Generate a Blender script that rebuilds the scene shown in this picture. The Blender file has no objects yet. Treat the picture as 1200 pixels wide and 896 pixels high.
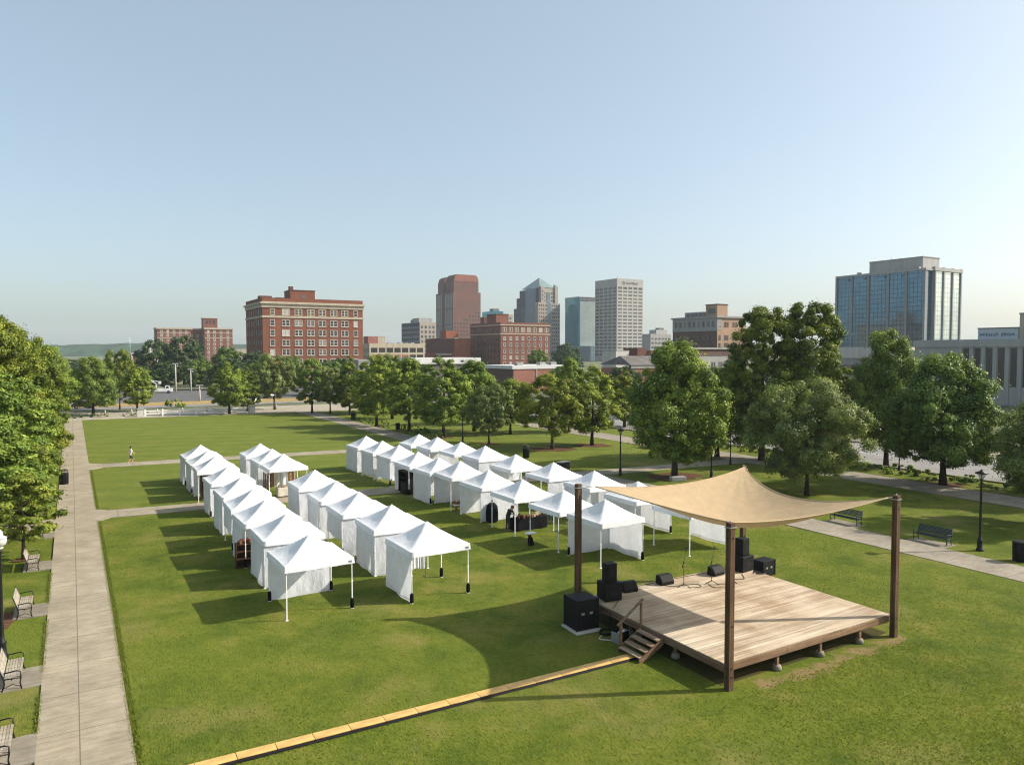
import bpy, bmesh, math, random
import numpy as np
from mathutils import Vector, Matrix, noise
R = math.radians
random.seed(7)
sc = bpy.context.scene
COL = sc.collection
PI = math.pi

# ------------------------------------------------------------------ render / world
sc.render.engine = 'CYCLES'
sc.view_settings.view_transform = 'Standard'
sc.view_settings.look = 'None'
sc.view_settings.exposure = 0.50
sc.view_settings.gamma = 1.0
cy = sc.cycles
cy.use_denoising = True; cy.pixel_filter_type = 'BLACKMAN_HARRIS'; cy.filter_width = 1.15
cy.max_bounces = 8; cy.diffuse_bounces = 3; cy.glossy_bounces = 3
cy.transmission_bounces = 4; cy.volume_bounces = 1; cy.transparent_max_bounces = 6
cy.sample_clamp_indirect = 6.0

SUN_A, SUN_E = -25.5, 34.4        # degrees from +X (counter-clockwise), elevation
w = bpy.data.worlds.new("World"); sc.world = w; w.use_nodes = True
nt = w.node_tree
for n in list(nt.nodes): nt.nodes.remove(n)
sky = nt.nodes.new('ShaderNodeTexSky'); sky.sky_type = 'NISHITA'; sky.sun_disc = False
sky.sun_elevation = R(SUN_E); sky.sun_rotation = R(90 - SUN_A)
sky.air_density = 0.8; sky.dust_density = 3.5; sky.ozone_density = 0.7; sky.altitude = 150
bg = nt.nodes.new('ShaderNodeBackground'); bg.inputs['Strength'].default_value = 0.108
out = nt.nodes.new('ShaderNodeOutputWorld')
# thin bright veil of summer haze over the whole sky
bg2 = nt.nodes.new('ShaderNodeBackground'); bg2.inputs['Color'].default_value = (.83, 1.0, .90, 1); bg2.inputs['Strength'].default_value = 0.184
ad = nt.nodes.new('ShaderNodeAddShader')
nt.links.new(sky.outputs[0], bg.inputs[0]); nt.links.new(bg.outputs[0], ad.inputs[0]); nt.links.new(bg2.outputs[0], ad.inputs[1]); nt.links.new(ad.outputs[0], out.inputs[0])

sd = bpy.data.lights.new('sun', 'SUN'); sd.energy = 5.0; sd.angle = R(0.55); sd.color = (1.0, 0.915, 0.785)
so = bpy.data.objects.new('sun', sd); COL.objects.link(so)
sv = Vector((math.cos(R(SUN_E))*math.cos(R(SUN_A)), math.cos(R(SUN_E))*math.sin(R(SUN_A)), math.sin(R(SUN_E))))
so.rotation_euler = sv.to_track_quat('Z', 'Y').to_euler(); so.location = (60, -40, 90)

cam = bpy.data.cameras.new('camera'); co = bpy.data.objects.new('camera', cam); COL.objects.link(co)
co.location = (0, 0, 11.5)
co.rotation_euler = (R(90) - math.atan(37/870), 0, -R(30.7))
cam.sensor_width = 36; cam.lens = 870/1200*36; cam.clip_start = 0.1; cam.clip_end = 20000
sc.camera = co

# ------------------------------------------------------------------ materials
class NT:
    def __init__(s, name):
        s.m = bpy.data.materials.new(name); s.m.use_nodes = True
        s.t = s.m.node_tree; s.b = s.t.nodes['Principled BSDF']; s.o = s.t.nodes['Material Output']
    def n(s, typ, **k):
        x = s.t.nodes.new(typ)
        for a, v in k.items(): setattr(x, a, v)
        return x
    def l(s, a, b): s.t.links.new(a, b)
    def coord(s, kind='Object'): return s.n('ShaderNodeTexCoord').outputs[kind]
    def mapping(s, vec, scale=(1,1,1), rot=(0,0,0)):
        m = s.n('ShaderNodeMapping'); m.inputs['Scale'].default_value = scale; m.inputs['Rotation'].default_value = rot
        s.l(vec, m.inputs[0]); return m.outputs[0]
    def noise(s, vec, scale, detail=4, rough=.55):
        x = s.n('ShaderNodeTexNoise'); x.inputs['Scale'].default_value = scale
        x.inputs['Detail'].default_value = detail; x.inputs['Roughness'].default_value = rough
        s.l(vec, x.inputs['Vector']); return x.outputs['Fac']
    def ramp(s, fac, stops, interp='LINEAR'):
        r = s.n('ShaderNodeValToRGB'); r.color_ramp.interpolation = interp
        e = r.color_ramp.elements
        while len(e) < len(stops): e.new(0.5)
        for i, (p, c) in enumerate(stops):
            e[i].position = p; e[i].color = (c[0], c[1], c[2], 1)
        s.l(fac, r.inputs[0]); return r.outputs[0]
    def mix(s, fac, a, b, mode='MIX'):
        x = s.n('ShaderNodeMix', data_type='RGBA', blend_type=mode)
        for sock, v in ((x.inputs[0], fac), (x.inputs[6], a), (x.inputs[7], b)):
            if hasattr(v, 'is_linked'): s.l(v, sock)
            elif isinstance(v, (int, float)): sock.default_value = v
            else: sock.default_value = (v[0], v[1], v[2], 1)
        return x.outputs[2]
    def math(s, op, a, b=0.0, c=0.0):
        x = s.n('ShaderNodeMath', operation=op)
        for i, v in enumerate((a, b, c)):
            if hasattr(v, 'is_linked'): s.l(v, x.inputs[i])
            else: x.inputs[i].default_value = v
        return x.outputs[0]
    def bump(s, h, strength=.3, dist=.02):
        b = s.n('ShaderNodeBump'); b.inputs['Strength'].default_value = strength; b.inputs['Distance'].default_value = dist
        s.l(h, b.inputs['Height']); s.l(b.outputs[0], s.b.inputs['Normal'])
    def base(s, c):
        if hasattr(c, 'is_linked'): s.l(c, s.b.inputs['Base Color'])
        else: s.b.inputs['Base Color'].default_value = (c[0], c[1], c[2], 1)
    def set(s, rough=.7, metal=0.0, spec=.4):
        s.b.inputs['Roughness'].default_value = rough; s.b.inputs['Metallic'].default_value = metal
        s.b.inputs['Specular IOR Level'].default_value = spec
        return s.m

def m_plain(name, c, rough=.6, metal=0, var=.15, scale=3.0, spec=.4):
    x = NT(name); f = x.noise(x.coord(), scale, 5)
    lo = [v*(1-var) for v in c]; hi = [min(1, v*(1+var)) for v in c]
    x.base(x.ramp(f, [(.3, lo), (.7, hi)])); return x.set(rough, metal, spec)

def m_brick(name, a, b, mortar):
    x = NT(name); c = x.coord()
    sep = x.n('ShaderNodeSeparateXYZ'); x.l(c, sep.inputs[0])
    cmb = x.n('ShaderNodeCombineXYZ'); x.l(x.math('ADD', sep.outputs[0], sep.outputs[1]), cmb.inputs[0]); x.l(sep.outputs[2], cmb.inputs[1])
    br = x.n('ShaderNodeTexBrick'); x.l(cmb.outputs[0], br.inputs['Vector'])
    br.inputs['Color1'].default_value = (*a, 1); br.inputs['Color2'].default_value = (*b, 1); br.inputs['Mortar'].default_value = (*mortar, 1)
    br.inputs['Scale'].default_value = 1.0; br.inputs['Brick Width'].default_value = .9; br.inputs['Row Height'].default_value = .3
    br.inputs['Mortar Size'].default_value = .02
    f = x.noise(c, .12, 5)
    x.base(x.mix(1.0, br.outputs[0], x.ramp(f, [(.3, (.78,.76,.76)), (.7, (1.08,1.05,1.03))]), 'MULTIPLY'))
    return x.set(.85, 0, .25)

def m_stone(name, c, streak=.18):
    x = NT(name); v = x.coord()
    f = x.noise(x.mapping(v, (.6,.6,.08)), 1.0, 5); g = x.noise(v, .15, 4)
    lo = [q*(1-streak) for q in c]; hi = [min(1, q*(1+streak*.5)) for q in c]
    x.base(x.mix(1.0, x.ramp(f, [(.3, lo), (.75, hi)]), x.ramp(g, [(.3, (.88,.88,.9)), (.7, (1,1,1))]), 'MULTIPLY'))
    return x.set(.85, 0, .25)

def m_glass(name, tones, rough=.12, spec=.6):
    """window glass: every copy of a window gets one of a few tones (blinds, dark room, sky-lit room)"""
    x = NT(name); oi = x.n('ShaderNodeObjectInfo')
    n = len(tones); x.base(x.ramp(oi.outputs['Random'], [(i/n, t) for i, t in enumerate(tones)], 'CONSTANT'))
    return x.set(rough, 0, spec)

def m_curtain(name, panel, line, pw, ph, lw=.12, rough=.08, metal=.55):
    """curtain-wall glass with its own thin mullion pattern"""
    x = NT(name); c = x.coord()
    sep = x.n('ShaderNodeSeparateXYZ'); x.l(c, sep.inputs[0])
    u = x.math('ADD', sep.outputs[0], sep.outputs[1])
    du = x.math('PINGPONG', u, pw/2); dv = x.math('PINGPONG', sep.outputs[2], ph/2)
    lines = x.math('MAXIMUM', x.math('LESS_THAN', du, lw/2), x.math('LESS_THAN', dv, lw/2))
    cell = x.n('ShaderNodeCombineXYZ')
    x.l(x.math('FLOOR', x.math('DIVIDE', x.math('ADD', u, pw/2), pw)), cell.inputs[0]); x.l(x.math('FLOOR', x.math('DIVIDE', sep.outputs[2], ph)), cell.inputs[1])
    wn = x.n('ShaderNodeTexWhiteNoise', noise_dimensions='2D'); x.l(cell.outputs[0], wn.inputs['Vector'])
    g = x.noise(c, .06, 3)
    t = x.mix(x.math('MULTIPLY', wn.outputs[0], .4), panel, [v*1.5 for v in panel])
    t = x.mix(1.0, t, x.ramp(g, [(.3, (.8,.82,.85)), (.7, (1.1,1.1,1.08))]), 'MULTIPLY')
    x.base(x.mix(lines, t, line))
    x.l(x.math('MULTIPLY', x.math('SUBTRACT', 1.0, lines), metal), x.b.inputs['Metallic'])
    x.b.inputs['Roughness'].default_value = rough
    return x.m

def m_wood(name, a, b, c, along='X', rough=.8, grain=1.0):
    x = NT(name); v = x.coord()
    s = {'X': (.35*grain, 9, 9), 'Y': (9, .35*grain, 9), 'Z': (9, 9, .35*grain)}[along]
    f = x.noise(x.mapping(v, s), 1.6, 6, .65)
    gi = x.n('ShaderNodeNewGeometry').outputs['Random Per Island']
    big = x.noise(v, .45, 4, .6)
    k = x.ramp(f, [(.30, a), (.52, b), (.70, c)])
    k = x.mix(1.0, k, x.ramp(gi, [(0, (.80,.78,.76)), (.5, (.98,.98,.97)), (1, (1.12,1.1,1.07))]), 'MULTIPLY')
    k = x.mix(1.0, k, x.ramp(big, [(.34, (.74,.66,.58)), (.5, (.98,.96,.93)), (.66, (1.15,1.16,1.17))]), 'MULTIPLY')
    x.base(k); x.bump(f, .25, .01)
    return x.set(rough, 0, .25)

def m_cloth(name, c, trans=.25, var=.05, wr=.5, rough=.9):
    x = NT(name); v = x.coord()
    f = x.noise(v, 2.2, 5, .6); f2 = x.noise(x.mapping(v, (3, 3, 1)), 1.2, 4, .6)
    lo = [q*(1-var*2) for q in c]; hi = [min(1, q*(1+var)) for q in c]
    col = x.ramp(f, [(.25, lo), (.7, hi)])
    col = x.mix(1.0, col, x.ramp(x.n('ShaderNodeObjectInfo').outputs['Random'], [(0, (.90,.90,.89)), (.4, (.97,.97,.975)), (1, (1,1,1))]), 'MULTIPLY')
    if 'white' in name or 'wall' in name:
        sp = x.n('ShaderNodeSeparateXYZ'); x.l(v, sp.inputs[0])
        g = x.math('SUBTRACT', x.math('MULTIPLY', x.noise(x.mapping(v, (1,1,2.5)), 3.5, 5, .7), 1.0), x.math('MULTIPLY', x.math('MAXIMUM', sp.outputs[2], 0.0), .55))
        col = x.mix(x.ramp(g, [(.22, (0,0,0)), (.7, (.35,.35,.35))]), col, (.46,.43,.34))
    x.base(col); x.bump(f2, wr, .08); m = x.set(rough, 0, .15)
    tr = x.n('ShaderNodeBsdfTranslucent'); x.l(col, tr.inputs[0])
    mx = x.n('ShaderNodeMixShader'); mx.inputs[0].default_value = trans
    x.l(x.b.outputs[0], mx.inputs[1]); x.l(tr.outputs[0], mx.inputs[2]); x.l(mx.outputs[0], x.o.inputs[0])
    return m

def m_leaf(name, dark, mid, light, trans=.3):
    trans *= .7
    x = NT(name)
    at = x.n('ShaderNodeAttribute', attribute_name='tint')
    oi = x.n('ShaderNodeObjectInfo')
    col = x.ramp(at.outputs['Fac'], [(0, [q*.8 for q in dark]), (.5, mid), (1, [q*1.15 for q in light])])
    col = x.mix(1.0, col, x.ramp(oi.outputs['Random'], [(0, (.82,.88,.8)), (.5, (1,1,1)), (1, (1.18,1.08,.9))]), 'MULTIPLY')
    x.base(col); m = x.set(.55, 0, .25)
    tr = x.n('ShaderNodeBsdfTranslucent'); x.l(x.mix(1.0, col, (1.5,1.5,.5), 'MULTIPLY'), tr.inputs[0])
    mx = x.n('ShaderNodeMixShader'); mx.inputs[0].default_value = trans
    x.l(x.b.outputs[0], mx.inputs[1]); x.l(tr.outputs[0], mx.inputs[2]); x.l(mx.outputs[0], x.o.inputs[0])
    return m

def m_lawn():
    x = NT('lawn'); v = x.coord()
    n1 = x.noise(v, .05, 4, .6); n2 = x.noise(x.mapping(v, (1, 1, 1), (0,0,.5)), .42, 6, .65)
    n3 = x.noise(x.mapping(v, (1.6, 1, 1), (0,0,.9)), 2.6, 6, .72); n4 = x.noise(x.mapping(v, (2.6,.8,1), (0,0,.12)), 6.5, 5, .78); n5 = x.noise(x.mapping(v, (2.2,.9,1), (0,0,.12)), 3.6, 3, .6)
    col = x.ramp(n2, [(.30, (.052,.084,.010)), (.43, (.080,.114,.013)), (.56, (.120,.142,.019)), (.70, (.178,.165,.040))])
    col = x.mix(x.math('MULTIPLY', x.ramp(n1, [(.42, (0,0,0)), (.62, (1,1,1))]), .45), col, (.125,.160,.018))
    col = x.mix(1.0, col, x.ramp(n3, [(.28, (.70,.74,.68)), (.5, (1,1,1)), (.75, (1.18,1.13,1.08))]), 'MULTIPLY')
    col = x.mix(1.0, col, x.ramp(n4, [(.28, (.62,.66,.58)), (.5, (1,1,1)), (.72, (1.32,1.25,1.2))]), 'MULTIPLY')
    col = x.mix(x.ramp(n5, [(.60, (0,0,0)), (.70, (.75,.75,.75))]), col, (.045,.062,.010))
    # dry scuffed patches
    d = x.noise(v, .23, 5, .62)
    col = x.mix(x.ramp(d, [(.53, (0,0,0)), (.72, (.72,.72,.72))]), col, (.225,.195,.065))
    # trodden bare earth along the sunny side of the stage
    sp = x.n('ShaderNodeSeparateXYZ'); x.l(v, sp.inputs[0])
    dd = x.math('ADD', x.math('MULTIPLY', x.math('ABSOLUTE', x.math('SUBTRACT', sp.outputs[1], 17.2)), .75), x.math('MAXIMUM', 0.0, x.math('SUBTRACT', x.math('ABSOLUTE', x.math('SUBTRACT', sp.outputs[0], 24.4)), 4.2)))
    bare = x.math('SUBTRACT', x.math('ADD', x.noise(v, 1.1, 6, .7), .07), x.math('MULTIPLY', dd, .62))
    col = x.mix(x.ramp(bare, [(.40, (0,0,0)), (.58, (.95,.95,.95))]), col, x.ramp(n4, [(.3, (.15,.105,.05)), (.7, (.30,.22,.11))]))
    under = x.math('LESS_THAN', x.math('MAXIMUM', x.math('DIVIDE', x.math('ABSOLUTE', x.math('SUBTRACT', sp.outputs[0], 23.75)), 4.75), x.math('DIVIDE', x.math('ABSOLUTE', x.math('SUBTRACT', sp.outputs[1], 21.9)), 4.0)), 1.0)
    col = x.mix(x.math('MULTIPLY', under, .8), col, (.05,.035,.02))  # ground beneath the deck painted darker, the stage's shade put into the colour
    # mowing stripes on the far field
    sep = x.n('ShaderNodeSeparateXYZ'); x.l(v, sep.inputs[0])
    st = x.math('PINGPONG', x.math('ADD', x.math('MULTIPLY', sep.outputs[0], .35), sep.outputs[1]), 2.2)
    far = x.math('GREATER_THAN', sep.outputs[1], 62.0)
    k = x.math('MULTIPLY', far, .55)
    col = x.mix(k, col, x.mix(1.0, (.128,.160,.028), x.ramp(x.math('DIVIDE', st, 2.2), [(.3, (.88,.92,.9)), (.7, (1.1,1.06,1.0))]), 'MULTIPLY'))
    x.base(col)
    x.bump(x.math('ADD', n4, x.math('MULTIPLY', n3, 1.0)), .75, .07)
    return x.set(.9, 0, .1)

def m_concrete(name, c, joint=None, jx=None, seed=0):
    x = NT(name); v = x.coord()
    a = x.noise(v, .5, 6, .65); b = x.noise(x.mapping(v, (1, 4, 1)), 1.3, 5, .6); f = x.noise(v, 22, 3)
    col = x.ramp(a, [(.3, [q*.72 for q in c]), (.7, [q*1.12 for q in c])])
    col = x.mix(1.0, col, x.ramp(b, [(.3, (.78,.75,.70)), (.62, (1.05,1.05,1.04))]), 'MULTIPLY')
    col = x.mix(1.0, col, x.ramp(f, [(.3, (.9,.9,.9)), (.7, (1.07,1.07,1.07))]), 'MULTIPLY')
    if joint:
        sep = x.n('ShaderNodeSeparateXYZ'); x.l(v, sep.inputs[0])
        m = x.math('LESS_THAN', x.math('PINGPONG', sep.outputs[joint[0]], joint[1]/2), .016)
        if jx is not None:
            m = x.math('MAXIMUM', m, x.math('LESS_THAN', x.math('ABSOLUTE', x.math('SUBTRACT', sep.outputs[0], jx)), .016))
        col = x.mix(m, col, [q*.42 for q in c])
    x.base(col); return x.set(.9, 0, .2)

M = {}
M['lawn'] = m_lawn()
M['terrain'] = m_plain('terrain', (.12,.13,.075), .95, 0, .35, .02, .1)
M['path'] = m_concrete('path_concrete', (.325,.285,.215), (1, 2.85), -.02)
M['path_cross'] = m_concrete('cross_concrete', (.32,.285,.22), (0, 2.6))
M['pave'] = m_concrete('pave', (.29,.26,.21), (1, 3.2))
M['pad'] = m_concrete('pad', (.25,.225,.18))  # pad tone lowered, the benches' shadow put into the colour
M['plaza'] = m_concrete('plaza', (.36,.325,.265), (0, 4.0))
M['asphalt'] = m_plain('asphalt', (.105,.105,.108), .9, 0, .22, .6, .2)
M['asphalt_old'] = m_plain('asphalt_old', (.21,.205,.20), .9, 0, .2, .4, .2)
M['paint'] = m_plain('road_paint', (.75,.74,.70), .8)
M['soil'] = m_plain('mulch', (.10,.052,.030), .95, 0, .5, 6, .1)
M['dry'] = m_plain('dry_grass', (.30,.22,.09), .95, 0, .4, 1.2, .1)
M['white_cloth'] = m_cloth('white_cloth', (.79,.805,.84), .16, .03, .35)
M['wall_cloth'] = m_cloth('wall_cloth', (.76,.78,.83), .30, .05, .6)
M['cream_cloth'] = m_cloth('cream_cloth', (.74,.70,.59), .25, .05, .5)
M['canvas'] = m_cloth('sail_canvas', (.47,.355,.22), .12, .05, .25)
M['white_metal'] = m_plain('white_metal', (.78,.78,.78), .4, 0, .05)
M['grey_metal'] = m_plain('grey_metal', (.35,.36,.37), .45, .6, .1)
M['black'] = m_plain('black_plastic', (.007,.007,.008), .6, 0, .4, 8, .2)
M['black_metal'] = m_plain('black_metal', (.010,.0105,.012), .5, 0, .3, 6, .3)
M['black_cloth'] = m_plain('black_cloth', (.008,.008,.010), .95, 0, .4, 5, .1)
M['navy_metal'] = m_plain('navy_metal', (.016,.024,.040), .5, 0, .3, 6, .35)
M['grille'] = m_plain('speaker_grille', (.014,.014,.015), .7, 0, .6, 60, .2)
M['timber'] = m_wood('post_timber', (.050,.028,.016), (.095,.056,.033), (.150,.096,.058), 'Z', .75)
M['joist'] = m_wood('joist_timber', (.11,.068,.042), (.20,.128,.080), (.29,.20,.13), 'X', .85)  # lighter timber tone for the sun-facing rim, sunlight put into the colour
M['joist_y'] = m_wood('joist_timber_y', (.09,.056,.036), (.16,.105,.068), (.24,.165,.11), 'Y', .85)  # grain along y; darker tone puts the side rims' shade into the colour
M['deck'] = m_wood('deck_boards', (.29,.235,.17), (.45,.375,.285), (.57,.51,.415), 'X', .85, .5)
M['tread'] = m_wood('tread_boards', (.18,.125,.08), (.30,.23,.16), (.40,.33,.25), 'Y', .85)
M['bench_slat'] = m_wood('bench_slats', (.20,.18,.155), (.34,.32,.285), (.46,.44,.40), 'Y', .85)
M['crate'] = m_wood('crate_wood', (.16,.085,.035), (.30,.17,.075), (.42,.26,.13), 'X', .8)
M['brown_wood'] = m_wood('brown_wood', (.045,.022,.012), (.10,.05,.026), (.16,.085,.045), 'Z', .7)
M['yellow'] = m_plain('yellow_plastic', (.56,.36,.12), .6, 0, .28, 1.6)
M['rope'] = m_plain('rope', (.62,.57,.47), .9)
M['bark'] = m_wood('bark', (.045,.035,.027), (.085,.068,.052), (.14,.115,.09), 'Z', .95)
M['bark_dark'] = m_wood('bark_dark', (.022,.016,.012), (.042,.031,.023), (.07,.052,.04), 'Z', .95)
M['leaf_mid'] = m_leaf('leaf_mid', (0.079,0.139,0.021), (0.152,0.225,0.033), (0.262,0.325,0.054))
M['leaf_light'] = m_leaf('leaf_light', (0.078,0.121,0.017), (0.144,0.189,0.023), (0.223,0.253,0.040), .35)
M['leaf_dark'] = m_leaf('leaf_dark', (0.066,0.122,0.028), (0.122,0.192,0.039), (0.200,0.270,0.059), .28)
M['leaf_olive'] = m_leaf('leaf_olive', (0.095,0.132,0.041), (0.155,0.198,0.058), (0.227,0.264,0.085), .3)
M['hill_woods'] = m_plain('hill_woods', (.030,.058,.034), .95, 0, .55, .035, .05)
M['leaf_far'] = m_leaf('leaf_far', (0.030,0.066,0.025), (0.052,0.097,0.033), (0.090,0.135,0.044), .22)
M['grass_blade'] = m_leaf('grass_blade', (.095,.135,.016), (.125,.165,.020), (.18,.19,.04), .45)
M['brick'] = m_brick('brick_red', (.165,.056,.034), (.20,.072,.042), (.20,.11,.075))
M['brick_dark'] = m_brick('brick_dark', (.11,.045,.034), (.14,.055,.040), (.14,.08,.06))
M['brick_hotel'] = m_brick('brick_hotel', (.155,.056,.038), (.19,.072,.048), (.20,.12,.09))
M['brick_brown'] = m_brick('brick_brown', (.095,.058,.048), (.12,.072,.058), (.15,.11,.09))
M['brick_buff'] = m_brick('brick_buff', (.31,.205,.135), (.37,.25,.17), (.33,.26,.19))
M['brick_orange'] = m_brick('brick_orange', (.25,.075,.040), (.29,.092,.050), (.24,.12,.075))
M['brick_pink'] = m_brick('brick_pink', (.27,.115,.085), (.31,.135,.10), (.26,.155,.125))
M['cream'] = m_stone('cream_stone', (.43,.38,.285))
M['stone'] = m_stone('grey_stone', (.31,.305,.29))
M['white_wall'] = m_stone('white_wall', (.50,.485,.45))
M['tan_wall'] = m_stone('tan_wall', (.42,.375,.30))
M['concrete_wall'] = m_stone('concrete_wall', (.37,.365,.35), .12)
M['fin_grey'] = m_stone('fin_grey', (.25,.26,.275), .1)
M['pale_tower'] = m_stone('pale_tower', (.37,.355,.33), .08)
M['pink_stone'] = m_stone('pink_stone', (.150,.072,.056), .1)
M['pink_top'] = m_stone('pink_top', (.25,.098,.066), .1)
M['beige_stone'] = m_stone('beige_stone', (.34,.295,.25), .1)
M['blue_stone'] = m_stone('blue_stone', (.045,.058,.078), .1)
M['roof'] = m_plain('roof_membrane', (.33,.325,.32), .9, 0, .25, .3, .15)
M['roof_dark'] = m_plain('roof_dark', (.13,.12,.115), .9, 0, .3, .3, .15)
M['roof_white'] = m_plain('roof_white', (.55,.55,.55), .8, 0, .12, .3, .2)
M['frame_white'] = m_plain('window_frame', (.42,.39,.34), .7)
M['frame_dark'] = m_plain('window_frame_dark', (.10,.085,.075), .7)
M['glass'] = m_glass('window_glass', [(.025,.03,.035), (.05,.055,.06), (.018,.02,.024), (.20,.20,.19), (.035,.04,.05), (.09,.095,.10), (.42,.41,.38), (.03,.035,.04)])
M['glass_dark'] = m_glass('window_glass_dark', [(.018,.016,.018), (.030,.026,.027), (.022,.02,.022), (.045,.04,.04)], .2)
M['glass_slate'] = m_glass('window_glass_slate', [(.04,.048,.055), (.06,.065,.07), (.05,.055,.06), (.10,.10,.10)], .2)
M['cw_glass'] = m_curtain('curtain_glass', (.085,.175,.245), (.03,.04,.05), 1.9, 2.1, .26, .06, .6)
M['cw_teal'] = m_curtain('curtain_teal', (.045,.26,.34), (.03,.14,.19), 3.0, 3.6, .3, .12, .4)
M['cw_pale'] = m_curtain('curtain_pale', (.42,.50,.50), (.20,.25,.26), 1.9, 2.1, .24, .2, .45)
M['cw_blue'] = m_curtain('curtain_blue', (.035,.075,.13), (.02,.03,.04), 2.4, 3.8, .35, .15, .25)
M['cw_light'] = m_curtain('curtain_light', (.20,.28,.33), (.12,.15,.17), 2.4, 3.8, .3, .15, .35)
M['cw_roof'] = m_curtain('pyramid_glass', (.20,.27,.26), (.12,.16,.155), 3.0, 3.0, .3, .3, .2)
M['sign_white'] = m_plain('sign_panel', (.42,.46,.50), .6)
M['sign_ink'] = m_plain('sign_ink', (.03,.04,.055), .7)
M['sign_blue'] = m_plain('sign_ink_blue', (.07,.14,.24), .7)
M['lamp_glass'] = m_plain('lamp_glass', (.50,.49,.46), .35, 0, .04)
M['lamp_cap'] = m_plain('lamp_cap', (.45,.45,.45), .5, .3)
M['skin'] = m_plain('skin', (.48,.27,.185), .6)
M['hair'] = m_plain('hair', (.03,.018,.012), .7)
M['hair_red'] = m_plain('hair_auburn', (.28,.09,.04), .7)
M['shirt_white'] = m_plain('shirt_white', (.75,.75,.76), .9)
M['shirt_black'] = m_plain('shirt_black', (.02,.02,.022), .9)
M['denim'] = m_plain('denim', (.05,.09,.20), .9)
M['shorts_dark'] = m_plain('shorts_dark', (.022,.022,.028), .9)
M['shoe'] = m_plain('shoe', (.35,.33,.3), .8)
M['car_white'] = m_plain('car_white', (.72,.72,.71), .25, 0, .03, 1, .6)
M['car_grey'] = m_plain('car_grey', (.30,.32,.34), .25, .4, .05, 1, .6)
M['car_dark'] = m_plain('car_dark', (.035,.04,.05), .25, .3, .1, 1, .6)
M['car_red'] = m_plain('car_red', (.25,.03,.025), .25, .1, .1, 1, .6)
M['tyre'] = m_plain('tyre', (.018,.018,.018), .9)
M['goods_red'] = m_plain('goods_red', (.15,.06,.035), .8, 0, .6, 9)
M['goods_mix'] = m_plain('goods_mix', (.30,.22,.14), .8, 0, .9, 14)
M['blanket'] = m_plain('blanket', (.24,.125,.07), .95, 0, .4, 5)
M['tarp_blue'] = m_plain('awning_blue', (.22,.34,.42), .7)

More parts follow.
